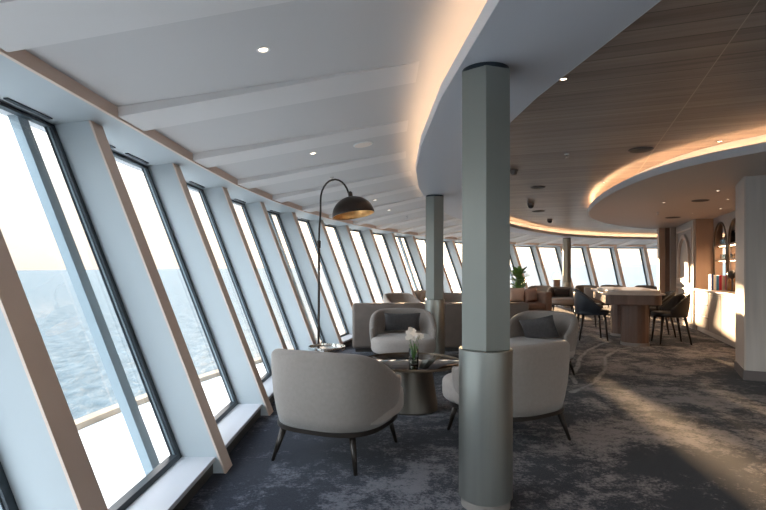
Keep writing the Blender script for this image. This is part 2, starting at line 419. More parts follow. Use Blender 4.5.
# ------------------------------------------------------------------ floor
fl = [fr(k, -.87) for k in krange(K0, K1, .5)]
loop = fl + [(fl[-1][0], -7.0), (fl[0][0], -7.0)]
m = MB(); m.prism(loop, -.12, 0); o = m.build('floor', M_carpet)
tag(o, kind='structure')
# room walls that close the lounge behind the camera and to the far right
bx0, bx1 = fl[0][0] - 1.2, fl[-1][0]
m = MB(); m.box(bx0, bx1, -6.6, -6.4, 0.001, .25); m.box(bx0, bx1, -6.6, -6.4, 2.45, 2.9)
xx = bx0
while xx < bx1: m.box(xx, xx + .22, -6.6, -6.4, .25, 2.45); xx += 2.2
tag(m.build('wall_back', M_panel), kind='structure')
m = MB(); m.box(bx0, bx1, -6.52, -6.51, .251, 2.449); o = m.build('window_60', M_glass); tag(o, kind='structure')
m = MB(); m.box(fl[-1][0] - .2, fl[-1][0], -6.4, fl[-1][1] - .1, 0.001, 2.9); tag(m.build('wall_right', M_panel), kind='structure')

# ------------------------------------------------------------------ fins (raked piers) and windows
FT = .14; FD = .28
for k in range(K0, K1):
    # fin k: near face at node k, far face FT further along
    m = MB(); P = []
    for z in (0.0, HEADZ + .065):
        o_ = lean(z)
        P += [fr(k, o_ + .025, z), fr(k, o_ - FD + .015, z), fr(k, o_ - FD + .015, z, FT), fr(k, o_ + .025, z, FT)]
    m.hexa(P)
    root = m.build('trim_%d' % (k - K0 + 1), M_fin); tag(root, kind='structure')
    m = MB(); P = []
    for z in (0.0, HEADZ + .06):
        o_ = lean(z) - FD
        P += [fr(k, o_ + .013, z, -.004), fr(k, o_, z, -.004), fr(k, o_, z, FT + .004), fr(k, o_ + .013, z, FT + .004)]
    m.hexa(P); m.build('edge_strip', M_beige, root)
WN = 0
for k in range(K0 + 1, K1):
    WN += 1
    w = empty('window_%d' % WN); tag(w, kind='structure')
    def A(off, z, t=0): return Vector(fr(k - 1, off, z, FT + t))      # near end of the bay
    def B(off, z, t=0): return Vector(fr(k, off, z, t))               # far end of the bay
    zt, zb = HEADZ, SILLZ
    def bar(z0, z1, a0, a1, far, o0=-.03, o1=.02):
        """upright bar of the frame"""
        F = B if far else A; m = MB(); P = []
        for z in (z0, z1):
            P += [F(lean(z) + o1, z, a0), F(lean(z) + o0, z, a0), F(lean(z) + o0, z, a1), F(lean(z) + o1, z, a1)]
        return m.hexa(P)
    m = MB()
    m.v, m.f = [], []
    for q in (bar(zb, zt, -.045, -.001, True), bar(zb, zt, .001, .035, False)): m.add(q.v, q.f)
    for (z0, z1) in ((zb, zb + .03), (zt - .025, zt)):
        P = []
        for z in (z0, z1): P += [A(lean(z) + .02, z, .035), A(lean(z) - .03, z, .035), B(lean(z) - .03, z, -.045), B(lean(z) + .02, z, -.045)]
        m.hexa(P)
    m.build('window_frame', M_frame, w)
    m = MB(); P = []
    for z in (zb + .03, zt - .025): P += [A(lean(z) + .012, z, .035), A(lean(z), z, .035), B(lean(z), z, -.045), B(lean(z) + .012, z, -.045)]
    m.hexa(P); m.build('pane', M_glass, w)
    # thin pale gasket line inside the far upright, as seen against the dark frame
    m = bar(zb + .03, zt - .025, -.052, -.046, True, -.012, -.001); m.build('gasket', M_post, w)
    m = MB(); ob = lean(zb)
    m.hexa([A(ob + .03, zb - .03, 0), A(ob - .25, zb - .03, 0), B(ob - .25, zb - .03, 0), B(ob + .03, zb - .03, 0),
            A(ob + .03, zb, 0), A(ob - .25, zb, 0), B(ob - .25, zb, 0), B(ob + .03, zb, 0)])
    m.build('window_sill', M_sill, w, bevel=.004)
    m = MB()
    m.hexa([A(ob + .03, -.1, 0), A(ob - .235, -.1, 0), B(ob - .235, -.1, 0), B(ob + .03, -.1, 0),
            A(ob + .03, zb - .031, 0), A(ob - .235, zb - .031, 0), B(ob - .235, zb - .031, 0), B(ob + .03, zb - .031, 0)])
    m.build('toe_board', M_toe, w)
    m = MB()
    for a0, a1 in ((.10, .42), (.58, .90)):
        def L(off, z, u): return A(off, z, 0).lerp(B(off, z, 0), u)
        m.hexa([L(-.07, HEADZ + .001, a0), L(-.095, HEADZ + .004, a0), L(-.095, HEADZ + .004, a1), L(-.07, HEADZ + .001, a1),
                L(-.07, HEADZ + .008, a0), L(-.095, HEADZ + .011, a0), L(-.095, HEADZ + .011, a1), L(-.07, HEADZ + .008, a1)])
    m.build('air_slot', M_frame, w)
# posts outside some of the panes
for n_, k in enumerate((0, 4, 9, 14)):
    m = MB(); P = []
    for z in (-.38, 2.5):
        o_ = lean(z) + .07
        P += [fr(k, o_ + .06, z, -.21), fr(k, o_, z, -.21), fr(k, o_, z, -.11), fr(k, o_ + .06, z, -.11)]
    m.hexa(P)
    tag(m.build('trim_%d' % (60 + n_), M_post), kind='structure')
# wall above the heads, outside
tag(sweep([(.03, HEADZ + .005), (.03, 3.0), (.16, 3.0), (.16, HEADZ + .005)], krange(K0, K1, .5)).build('wall_upper', M_white), kind='structure')

# ------------------------------------------------------------------ ceiling of the window aisle
ks = krange(K0, K1, .25)
tag(sweep([(.025, HEADZ), (.025, HEADZ + .02), (-.42, HEADZ + .07), (-.42, HEADZ + .05)], ks).build('ceiling', M_fin), kind='structure')      # strip over the glass
tag(sweep([(-.421, HEADZ + .048), (-.421, HEADZ + .15), (-.445, HEADZ + .15), (-.445, HEADZ + .048)], ks).build('trim_80', M_beige), kind='structure')
def cz(off): return 2.43 + (-.42 - off) * .152                           # sloping aisle ceiling
OI = -3.0
tag(sweep([(-.43, cz(-.43)), (-.43, cz(-.43) + .04), (OI, cz(OI) + .04), (OI, cz(OI))], ks).build('ceiling_aisle', M_ceil), kind='structure')
aisle = bpy.data.objects['ceiling_aisle']
n_ = 0
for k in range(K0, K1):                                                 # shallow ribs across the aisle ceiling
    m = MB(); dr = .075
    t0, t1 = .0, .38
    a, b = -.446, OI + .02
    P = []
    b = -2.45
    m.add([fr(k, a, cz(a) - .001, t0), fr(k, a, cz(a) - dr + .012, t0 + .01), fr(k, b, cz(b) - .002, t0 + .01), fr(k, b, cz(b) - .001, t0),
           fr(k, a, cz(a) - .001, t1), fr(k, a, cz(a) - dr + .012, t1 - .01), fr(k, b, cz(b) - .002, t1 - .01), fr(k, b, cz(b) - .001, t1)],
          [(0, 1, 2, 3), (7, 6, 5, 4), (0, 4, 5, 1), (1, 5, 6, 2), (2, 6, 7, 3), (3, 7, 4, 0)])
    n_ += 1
    tag(m.build('trim_%d' % (80 + n_), M_riblit), kind='structure')

# dropped band carrying the cove lights
def bo(k):
    if k >= 1: return -2.57
    if k >= 0: return -2.60 + .03 * k
    return -2.60 + .12 * k if k > -1 else -2.72 + .06 * (k + 1)
def bi(k):
    if k >= 1: return -3.16
    if k >= 0: return -3.23 + .07 * k
    return -3.23 + .18 * k if k > -1 else -3.41 + .10 * (k + 1)
BZ = 2.50
def band_prof(k):
    a, b = bo(k), bi(k)
    return [(a, BZ), (a, BZ + .085), (a - .02, BZ + .085), (a - .02, BZ + .025), (b + .02, BZ + .025), (b + .02, BZ + .085), (b, BZ + .085), (b, BZ)]
tag(sweep(band_prof, ks).build('ceiling_band', [M_band]), kind='structure')
band = bpy.data.objects['ceiling_band']
tag(sweep(lambda k: [(bo(k) + .004, BZ - .001), (bo(k) + .004, BZ + .088), (bo(k) + .0005, BZ + .088), (bo(k) + .0005, BZ - .001)], ks).build('trim_120', M_lip), kind='structure')
tag(sweep(lambda k: [(bi(k) - .004, BZ - .001), (bi(k) - .004, BZ + .088), (bi(k) - .0005, BZ + .088), (bi(k) - .0005, BZ - .001)], ks).build('trim_121', M_lip), kind='structure')
tag(sweep(lambda k: [(bo(k) - .20, BZ + .026), (bo(k) - .20, 2.95), (bi(k) + .20, 2.95), (bi(k) + .20, BZ + .026)], ks).build('ceiling_band_core', M_white), kind='structure')
strip = lambda k: [(bo(k) - .06, BZ + .05), (bo(k) - .06, BZ + .065), (bo(k) - .085, BZ + .065), (bo(k) - .085, BZ + .05)]
o = sweep(strip, krange(7.25, K1, .25)).build('cove_light', M_led2)
tag(o, 'warm strip light in the outer cove of the ceiling band beyond the second column', 'light')
o = sweep(strip, krange(K0, 7, .25)).build('cove_light', M_led)
tag(o, 'warm strip light hidden in the outer cove of the near curved ceiling band', 'light')
o = sweep(lambda k: [(bi(k) + .05, BZ + .027), (bi(k) + .05, BZ + .04), (bi(k) + .075, BZ + .04), (bi(k) + .075, BZ + .027)], krange(6, K1, .25)).build('cove_light', M_led2)
tag(o, 'warm strip light glowing along the inner cove of the far ceiling band', 'light')

# planked ceiling of the lounge
WZ = 2.72
loop = [fr(k, bi(k) + .19) for k in krange(K0, K1, .25)]
loop += [(loop[-1][0], -6.6), (loop[0][0], -6.6)]
m = MB(); m.prism(loop, WZ, WZ + .05); wood = tag(m.build('ceiling_planked', M_wood), kind='structure')
# roof slab stops sky light leaking in over the ceilings
lp = [fr(k, .16) for k in krange(K0, K1, .5)]; lp += [(lp[-1][0], -6.9), (lp[0][0], -6.9)]
m = MB(); m.prism(lp, 3.0, 3.1); tag(m.build('ceiling_roof_slab', M_white), kind='structure')

# canopy over the bar, with its own cove
def catmull(pts, n=8):
    out = []
    for i in range(len(pts) - 1):
        p0 = pts[max(i - 1, 0)]; p1 = pts[i]; p2 = pts[i + 1]; p3 = pts[min(i + 2, len(pts) - 1)]
        for j in range(n):
            t = j / n
            out.append(tuple(.5 * (2 * p1[a] + (p2[a] - p0[a]) * t + (2 * p0[a] - 5 * p1[a] + 4 * p2[a] - p3[a]) * t * t + (3 * p1[a] - p0[a] - 3 * p2[a] + p3[a]) * t ** 3) for a in range(len(p1))))
    out.append(tuple(pts[-1])); return out
CAN = catmull([(13, 2.4), (7.2, 2.9), (5.2, 3.45), (4.25, 4.15), (3.72, 4.9), (3.40, 5.6), (3.30, 6.4), (3.42, 7.6), (3.78, 9.2), (4.35, 10.8), (5.2, 12.2), (6.3, 13.4), (7.8, 14.5), (9.6, 15.3), (13, 16.0)], 8)
def offs(pts, d):
    out = []
    for i, p in enumerate(pts):
        a = pts[max(i - 1, 0)]; b = pts[min(i + 1, len(pts) - 1)]
        tx, ty = b[0] - a[0], b[1] - a[1]; L = math.hypot(tx, ty)
        out.append((p[0] + ty / L * d, p[1] - tx / L * d))
    return out
c0 = CAN
# with the outline running from the near side round to the far side, positive offset lies inside the canopy
def ring(pa, pb, z0, z1):
    m = MB(); n = len(pa)
    vs = [(x, y, z0) for x, y in pa] + [(x, y, z0) for x, y in pb] + [(x, y, z1) for x, y in pb] + [(x, y, z1) for x, y in pa]
    fs = []
    for i in range(n - 1):
        for a in range(4):
            b = (a + 1) % 4; fs.append((a * n + i, b * n + i, b * n + i + 1, a * n + i + 1))
    fs += [(0, n, 2 * n, 3 * n), (n - 1, 2 * n - 1, 3 * n - 1, 4 * n - 1)]
    return m.add(vs, fs)
CZ = 2.50
m = MB(); m.prism(list(offs(CAN, .02)), CZ, CZ + .025); canopy = tag(m.build('ceiling_canopy', M_band), kind='structure')
canopy.data.materials[0] = mat('canopy_paint', (.64, .55, .49), .5, bump=(40, .02))
tag(ring(CAN, offs(CAN, .02), CZ - .002, CZ + .09).build('trim_130', M_lip, smooth='auto'), kind='structure')
tag(ring(offs(CAN, .25), offs(CAN, .30), CZ + .026, WZ).build('trim_131', M_white, smooth='auto'), kind='structure')
o = ring(offs(CAN, .06), offs(CAN, .085), CZ + .026, CZ + .04).build('cove_light', M_led2)
tag(o, 'warm strip light glowing along the edge of the round bar canopy', 'light')

# ------------------------------------------------------------------ columns
def column(x, y, label, grp='hexagonal columns'):
    root = empty('column', (x, y, 0)); tag(root, label, 'column', grp)
    m = MB(); m.lathe([(.14, 0), (.14, .05)], 48); m.build('plinth', M_plinth, root, smooth='auto')
    m = MB(); m.lathe([(.148, .05), (.153, .055), (.153, .895), (.148, .90), (.12, .90)], 64); m.build('metal_sleeve', M_colm, root, smooth='auto')
    m = MB(); P = [(.153 * math.sin(R(-10 + 60 * i)), -.153 * math.cos(R(-10 + 60 * i))) for i in range(6)]
    m.prism(P, .901, BZ - .025); m.build('shaft', M_colp, root, bevel=.003)
    m = MB(); m.lathe([(.135, BZ - .025), (.135, BZ - .001)], 48); m.build('collar', M_frame, root, smooth='auto')
    return root
column(.592, 2.95, 'large grey green hexagonal column with brushed metal sleeve, nearest the camera')
column(.80, 7.9, 'grey hexagonal column standing between the coffee table armchair and long sofa')
column(6.62, 18.4, 'slender looking far column beside the glowing table lamp')

# ------------------------------------------------------------------ upholstered pieces
def ss(t): t = max(0, min(1, t)); return t * t * (3 - 2 * t)
def interp(t, xs, ys):
    if t <= xs[0]: return ys[0]
    for a, b, c, d in zip(xs, xs[1:], ys, ys[1:]):
        if t <= b: u = (t - a) / (b - a); u = u * u * (3 - 2 * u) * .5 + u * .5; return c + (d - c) * u
    return ys[-1]
def sup(a, rx, ry, e):                            # superellipse, a measured from the back (-Y)
    s, c = math.sin(a), math.cos(a)
    r = (abs(s / rx) ** e + abs(c / ry) ** e) ** (-1 / e)
    return r * s, -r * c
def shell(A, rx, ry, zb, topf, flare, th, e=2.4, n=44, side='both'):
    """curved back: section lofted round the back, with rounded top edge. side: outer / inner / both"""
    m = MB(); secs = []
    for i in range(n + 1):
        a = -A + 2 * A * i / n; top = topf(abs(a))
        endf = min(1, (A - abs(a)) / R(10)) if A < pi else 1
        t_ = th * (.55 + .45 * math.sqrt(max(0, endf)))
        sec = []
        H = top - zb
        for (u, w) in ((0, 0), (.15, .35), (.4, .75), (.7, .97), (.92, 1.0)):
            sec.append((u, w, 0))
        pts = []
        for u, w, _ in sec: pts.append((1 - flare + flare * w, zb + (H - t_ * .5) * u / .92, 0))
        for q in range(1, 6):                      # rounded lip
            an = pi * q / 6; pts.append((1.0, top - t_ * .5 + math.sin(an) * t_ * .5, -(1 - math.cos(an)) * t_ * .5))
        for u, w, _ in reversed(sec): pts.append((1 - flare + flare * w, zb + (H - t_ * .5) * u / .92, -t_))
        ring_ = []
        for sc, z, off in pts:
            x, y = sup(a, rx * sc, ry * sc, e); L = math.hypot(x, y); ring_.append((x * (1 + off / L), y * (1 + off / L), z))
        secs.append(ring_)
    N = len(secs[0]); vs = [p for s_ in secs for p in s_]; fs = []
    for i in range(n):
        for j in range(N):
            q = (j + 1) % N; fs.append((i * N + j, i * N + q, (i + 1) * N + q, (i + 1) * N + j))
    fs += [tuple(range(N)), tuple(range(n * N, (n + 1) * N))]
    return m.add(vs, fs)
def pad(rx, ry, z0, z1, e=3, cy=0, rnd=.04, n=48, dome=.012):
    """rounded cushion block with superellipse outline"""
    m = MB(); prof = []
    for i in range(5): a = pi / 2 * i / 4; prof.append((-rnd * (1 - math.sin(a)), z0 + rnd * (1 - math.cos(a))))
    for i in range(5): a = pi / 2 * i / 4; prof.append((-rnd * (1 - math.cos(a)), z1 - rnd * (1 - math.sin(a))))
    for f_, dz in ((.85, .5), (.5, .85), (.15, 1)): prof.append((f_ - 2, z1 + dome * dz))
    vs = []; fs = []
    for off, z in prof:
        for i in range(n):
            a = 2 * pi * i / n; x, y = sup(a, rx, ry, e); L = math.hypot(x, y)
            k = (off + 2) if off <= -1 else 1 + off / L
            if off <= -1: k *= (1 - rnd / min(rx, ry))
            vs.append((x * k, y * k + cy, z))
    for j in range(len(prof) - 1):
        for i in range(n): q = (i + 1) % n; fs.append((j * n + i, j * n + q, (j + 1) * n + q, (j + 1) * n + i))
    fs += [tuple(range(n - 1, -1, -1)), tuple(range((len(prof) - 1) * n, len(prof) * n))]
    return m.add(vs, fs)
def leg(x0, y0, z0, x1, y1, r0=.018, r1=.010, n=10):
    return MB().tube([(x0, y0, z0), (x1, y1, 0)], [r0, r1], n)
def cushion(w, h, t, nx=14, ny=10):
    """pillow standing in its own XZ plane"""
    m = MB(); vs = []; fs = []
    for sgn in (-1, 1):
        for j in range(ny + 1):
            for i in range(nx + 1):
                u = -1 + 2 * i / nx; v = -1 + 2 * j / ny
                px = 1 - .07 * (1 - abs(v) ** 2) * 0 ; k = ((1 - u ** 4) * (1 - v ** 4)) ** .55
                x = u * w / 2 * (1 - .06 * (1 - v * v)); z = v * h / 2 * (1 - .10 * (1 - u * u))
                vs.append((x, sgn * (t / 2 * k + .003), z))
    M_ = (nx + 1) * (ny + 1)
    for s_ in (0, 1):
        for j in range(ny):
            for i in range(nx):
                a = s_ * M_ + j * (nx + 1) + i; fs.append((a, a + 1, a + nx + 2, a + nx + 1))
    for i in range(nx):
        for j in (0, ny): a = j * (nx + 1) + i; fs.append((a, a + 1, M_ + a + 1, M_ + a))
    for j in range(ny):
        for i in (0, nx): a = j * (nx + 1) + i; fs.append((a, a + nx + 1, M_ + a + nx + 1, M_ + a))
    return m.add(vs, fs)

def hermite(t, xs, ys):
    n = len(xs)
    if t <= xs[0]: return ys[0]
    if t >= xs[-1]: return ys[-1]
    g = [0.0] * n
    for i in range(1, n - 1): g[i] = (ys[i + 1] - ys[i - 1]) / (xs[i + 1] - xs[i - 1])
    for i in range(n - 1):
        if t <= xs[i + 1]:
            h = xs[i + 1] - xs[i]; u = (t - xs[i]) / h
            return (2 * u ** 3 - 3 * u * u + 1) * ys[i] + (u ** 3 - 2 * u * u + u) * h * g[i] + (3 * u * u - 2 * u ** 3) * ys[i + 1] + (u ** 3 - u * u) * h * g[i + 1]
def make_armchair():
    root = empty('armchair'); A = R(114)
    topf = lambda a: hermite(math.degrees(a), [0, 30, 52, 75, 97, 114], [.805, .80, .78, .71, .625, .575])
    shell(A, .455, .43, .262, topf, .12, .085, 2.6, 80).build('backrest', M_fab, root, smooth=True)
    m = pad(.43, .435, .268, .46, 3.0, .08, .055); m.build('seat', M_fabseat, root, smooth=True)
    m = MB(); P = [(sup(2 * pi * i / 60, .405, .41, 3)[0], sup(2 * pi * i / 60, .405, .41, 3)[1] + .03) for i in range(60)]; m.prism(P, .236, .266); m.build('base_rim', M_leg, root, smooth='auto')
    for sx_ in (-1, 1):
        leg(sx_ * .27, -.28, .245, sx_ * .33, -.345, .027, .013).build('leg', M_leg, root, smooth=True)
        leg(sx_ * .27, .32, .245, sx_ * .32, .37, .027, .013).build('leg', M_leg, root, smooth=True)
    return root
ac = make_armchair()
used = [False]
def armchair(x, y, hd, label, group='pale tub armchairs'):
    o = ac if not used[0] else copy_tree(ac); used[0] = True
    put(o, x, y, -R(hd)); tag(o, label, 'armchair', group); return o
def pillow_at(x, y, z, hd, tilt, w, h, t, mt, label, name='pillow', roll=0, grp=None):
    o = cushion(w, h, t).build(name, mt, smooth=True)
    o.location = (x, y, z); o.rotation_euler = (R(tilt), R(roll), -R(hd)); tag(o, label, 'pillow', grp); return o
def local(x, y, hd, lx, ly):
    h = R(hd); return (x + lx * math.cos(h) + ly * math.sin(h), y - lx * math.sin(h) + ly * math.cos(h))

armchair(-.34, 3.80, 24, 'near left tub armchair seen from behind, closest to the windows')
armchair(1.02, 4.17, -32, 'tub armchair seen from behind, half hidden by the nearest column')
armchair(.27, 6.95, 180, 'tub armchair facing us behind the coffee table, grey lumbar pillow on it')
px, py = local(.27, 6.95, 180, 0, -.17)
pillow_at(px, py, .625, 180, -14, .50, .27, .12, M_pil, 'wide charcoal lumbar pillow on the armchair behind the coffee table')
armchair(1.98, 6.5, -140, 'tub armchair right of the nearest column, turned left with dark pillow in it')
px, py = local(1.98, 6.5, -140, .02, -.06)
pillow_at(px, py, .60, -140, -16, .46, .30, .12, M_pil, 'dark charcoal pillow leaning in the armchair right of the nearest column', roll=12)

# ------------------------------------------------------------------ coffee table, vase
def coffee_table(x, y):
    root = empty('coffee_table', (x, y, 0)); tag(root, 'round smoked mirror coffee table on a conical bronze base', 'table')
    m = MB(); m.lathe([(.478, .445), (.488, .447), (.488, .4645), (.487, .465)], 96); m.build('tabletop', M_ttop, root, smooth='auto')
    m = MB(); n = 96; m.lathe([(.4885, .441), (.495, .443), (.496, .453), (.495, .464), (.4885, .466)], n, cap=False)
    m.f += [(i, (i + 1) % n, 4 * n + (i + 1) % n, 4 * n + i) for i in range(n)]; m.build('rim', M_trim, root, smooth='auto')
    m = MB(); m.lathe([(.262, 0), (.265, .01), (.262, .02), (.205, .41), (.20, .444)], 64); m.build('pedestal', M_cone, root, smooth='auto')
coffee_table(.275, 5.0)
TZ = .4655
def flower_vase(x, y):
    root = empty('flower_vase', (x, y, TZ)); tag(root, 'small clear glass vase of white orchids on the coffee table', 'vase')
    m = MB(); m.lathe([(.040, 0), (.044, .004), (.046, .15), (.043, .15), (.041, .012), (.0, .011)], 32, cap=False); m.build('glass', M_vglass, root, smooth='auto')
    m = MB(); m.lathe([(.0, .013), (.039, .013), (.040, .035), (.0, .04)], 20, cap=False); m.build('pebbles', M_soil, root, smooth=True)
    m = MB()
    for i in range(9):
        a = i * 2.4; r = .03
        p = [(0.004 * math.cos(a), .004 * math.sin(a), .05), (r * math.cos(a), r * math.sin(a), .12), (r * 1.7 * math.cos(a), r * 1.7 * math.sin(a), .165 + .02 * (i % 3))]
        for q in range(2):
            (x0, y0, z0), (x1, y1, z1) = p[q], p[q + 1]; w = .012 if q == 0 else .009; px_, py_ = -math.sin(a) * w, math.cos(a) * w
            w2 = .4 if q else 1
            m.add([(x0 - px_ * (1 if q else .4), y0 - py_ * (1 if q else .4), z0), (x0 + px_ * (1 if q else .4), y0 + py_ * (1 if q else .4), z0), (x1 + px_ * w2, y1 + py_ * w2, z1), (x1 - px_ * w2, y1 - py_ * w2, z1),
                   (x0, y0, z0 + .002), (x1, y1, z1 + .003)], [(0, 1, 2, 3), (0, 4, 5, 3), (4, 1, 2, 5)])
    m.build('leaves', M_green, root)
    heads = [(-.055, .0, .30), (-.03, .015, .325), (-.045, -.02, .265), (-.02, .0, .285), (.0, .02, .31), (.012, -.01, .27), (.055, 0, .275), (.075, .01, .262), (.035, .01, .265), (-.06, .01, .25), (.0, -.02, .245)]
    for i, (fx, fy, fz) in enumerate(heads):
        if i % 2 == 0:
            MB().tube([(fx * .1, fy * .1, .03), (fx * .35, fy * .4, .15), (fx * .7, fy * .8, .23), (fx, fy, fz)], .0022, 6).build('stem', M_greend, root, smooth=True)
        m = MB(); rr = .023 + .004 * (i % 3)
        ay = random.uniform(-.6, .6); ax = random.uniform(-.5, .2)
        Mx = Matrix.Translation((fx, fy, fz)) @ Matrix.Rotation(ax, 4, 'X') @ Matrix.Rotation(ay, 4, 'Z')
        for q in range(5):
            b = 2 * pi * q / 5 + i; pts = []
            for (r_, s_, d_) in ((0, 0, 0), (.5, .45, -.12), (.85, .42, -.1), (1.05, 0, .05), (.85, -.42, -.1), (.5, -.45, -.12)):
                X = math.cos(b) * r_ - math.sin(b) * s_; Z = math.sin(b) * r_ + math.cos(b) * s_
                pts.append(Mx @ Vector((X * rr, d_ * rr - .002, Z * rr)))
            back = [p_ + Vector((0, .004, 0)) for p_ in pts]
            m.add(pts + back, [(0, 1, 2, 3), (0, 3, 4, 5), (9, 8, 7, 6), (11, 10, 9, 6), (1, 7, 8, 2), (2, 8, 9, 3), (3, 9, 10, 4), (4, 10, 11, 5)])
        m.build('blossom', M_petal, root)
flower_vase(.288, 4.77)

# ------------------------------------------------------------------ arc floor lamp and its side table
def arc_lamp(x, y):
    root = empty('floor_lamp', (x, y, 0)); tag(root, 'tall arched black bronze floor lamp with gold lined dome shade', 'lamp')
    MB().lathe([(.15, 0), (.155, .008), (.15, .022), (.03, .03)], 40).build('base', M_lampb, root, smooth='auto')
    pts = [(0, 0, .03), (-.004, 0, .6), (0, 0, 1.2), (0, 0, 1.60)]
    MB().tube(pts, .013, 12).build('pole', M_lampb, root, smooth=True)
    MB().lathe([(.015, 1.585), (.02, 1.59), (.02, 1.66), (.013, 1.668)], 16).build('joint', M_lampb, root, smooth='auto')
    pts = [(0, 0, 1.66), (.004, 0, 1.80), (.018, 0, 1.98)]
    for i in range(13):
        a = pi - (pi * .88) * i / 12; pts.append((.018 + .155 + .155 * math.cos(a), 0, 2.10 + .225 * math.sin(a)))
    MB().tube(pts, [.010] * len(pts), 12).build('arm', M_lampb, root, smooth=True)
    ex, _, ez = pts[-1]
    tilt = Matrix.Translation((ex + .018, 0, ez)) @ Matrix.Rotation(R(-4), 4, 'X') @ Matrix.Rotation(R(-9), 4, 'Y')
    def tl(m): m.v = [tuple(tilt @ Vector(v)) for v in m.v]; return m
    tl(MB().lathe([(.018, -.045), (.024, -.04), (.024, .0), (.014, .012)], 20)).build('socket', M_lampb, root, smooth='auto')
    RR = .228; N = 18; H = .20
    out = [(RR * math.sin(pi / 2 * i / N), -.045 - H * (1 - math.cos(pi / 2 * i / N))) for i in range(1, N + 1)]
    ins = [(r - .006, z - .004) for r, z in out]
    tl(MB().lathe([(.01, -.0445)] + out + [(out[-1][0] - .003, out[-1][1] - .002)], 64, cap=False)).build('shade', M_lampb, root, smooth=True)
    tl(MB().lathe([(.01, -.052)] + ins + [(out[-1][0] - .003, out[-1][1] - .002)], 64, cap=False)).build('shade_lining', M_gold, root, smooth=True)
    tl(MB().lathe([(.0, -.15), (.025, -.14), (.035, -.115), (.03, -.085), (.016, -.06), (.016, -.05)], 20, cap=False)).build('bulb', M_lampw, root, smooth=True)
arc_lamp(-.690, 5.50)
def tray_table(x, y):
    root = empty('side_table', (x, y, 0)); tag(root, 'small round polished tray side table standing beside the arched lamp', 'table')
    MB().lathe([(.15, 0), (.155, .006), (.15, .016), (.03, .022)], 40).build('base', M_trim, root, smooth='auto')
    MB().lathe([(.03, .022), (.03, .535)], 24).build('stem', M_trim, root, smooth='auto')
    MB().lathe([(.0, .536), (.182, .536), (.19, .542), (.19, .562), (.184, .562), (.182, .546), (0, .546)], 64, cap=False).build('tray', M_silver, root, smooth='auto')
tray_table(-.585, 5.30)

# ------------------------------------------------------------------ long banquette seen from behind
def rbox(m_, w, d, z0, z1): return m_.box(-w / 2, w / 2, -d / 2, d / 2, z0, z1)
def long_sofa():
    root = empty('sofa', (.95, 8.85, 0), R(3)); tag(root, 'long taupe leather sofa seen from behind, beyond the coffee table', 'sofa')
    w = 2.95
    MB().box(-w / 2, w / 2, -.42, -.20, .06, .80).build('backrest', M_sofa, root, bevel=.05, seg=5, smooth='auto')
    MB().box(-w / 2, -w / 2 + .2, -.198, .42, .06, .60).build('armrest', M_sofa, root, bevel=.045, seg=5, smooth='auto')
    MB().box(w / 2 - .2, w / 2, -.198, .42, .06, .60).build('armrest', M_sofa, root, bevel=.045, seg=5, smooth='auto')
    MB().box(-w / 2 + .203, w / 2 - .203, -.198, .40, .06, .28).build('seat_base', M_sofa, root, bevel=.02)
    for i in range(3):
        a = -w / 2 + .205 + (w - .41) / 3 * i
        MB().box(a + .003, a + (w - .41) / 3 - .003, -.195, .41, .282, .45).build('seat_cushion', M_fab, root, bevel=.04, seg=4, smooth='auto')
    MB().box(-w / 2 + .05, w / 2 - .05, -.36, .36, 0, .058).build('plinth', M_toe, root)
long_sofa()
# brown sofa in the distance
def brown_sofa(x, y, hd):
    root = empty('sofa', (x, y, 0), -R(hd)); tag(root, 'brown fabric sofa with two throw pillows, in front of the leafy plant', 'sofa')
    w = 1.85
    MB().box(-w / 2, w / 2, -.45, -.22, .05, .76).build('backrest', M_sofab, root, bevel=.05, seg=4, smooth='auto')
    for s_ in (-1, 1): MB().box(s_ * (w / 2 - .1) - .1, s_ * (w / 2 - .1) + .1, -.218, .45, .05, .74 if s_ < 0 else .56).build('armrest', M_sofab, root, bevel=.05, seg=4, smooth='auto')
    MB().box(-w / 2 + .203, w / 2 - .203, -.218, .42, .05, .27).build('seat_base', M_sofab, root, bevel=.02)
    for i in range(2):
        a = -w / 2 + .205 + (w - .41) / 2 * i
        MB().box(a + .003, a + (w - .41) / 2 - .003, -.215, .46, .272, .44).build('seat_cushion', M_sofab, root, bevel=.05, seg=4, smooth='auto')
    MB().box(-w / 2 + .05, w / 2 - .05, -.38, .36, 0, .048).build('plinth', M_toe, root)
brown_sofa(3.66, 14.3, 172)
px, py = local(3.66, 14.3, 172, -.09, -.02)
pillow_at(px, py, .655, 172, -12, .46, .42, .14, M_pilp, 'pale pinkish pillow on the brown sofa, left of the tan one')
px, py = local(3.66, 14.3, 172, -.50, .03)
pillow_at(px, py, .655, 172, -12, .36, .40, .12, M_pilb, 'tan pillow on the brown sofa, at its right end', roll=10)
# the armchairs around the far seating groups
FG = 'pale tub armchairs'
armchair(.48, 12.0, 150, 'tub armchair showing just over the long sofa, left of the second column')
armchair(1.10, 13.5, 190, 'tub armchair far behind the long sofa, just touching the left side of the second column')
armchair(1.66, 12.0, 170, 'tub armchair behind the long sofa, between the second column and nearest column')
armchair(5.74, 16.35, 195, 'distant tub armchair with small grey pillow beside the far column')
px, py = local(5.74, 16.35, 195, 0, -.2)
pillow_at(px, py, .63, 195, -14, .5, .27, .12, M_pil, 'small grey pillow in the distant armchair beside the far column')
armchair(5.45, 17.7, 200, 'distant tub armchair whose top shows between brown sofa and table lamp')
armchair(7.05, 16.6, 60, 'distant tub armchair seen from behind directly beyond the navy bar chair')
armchair(7.35, 18.2, 175, 'distant tub armchair by the far windows, just right of the far column')
armchair(8.4, 18.6, 185, 'distant tub armchair by the far windows, just left of the bar table top')
armchair(9.45, 18.1, 175, 'distant tub armchair by the far windows, seen over middle of the bar table')
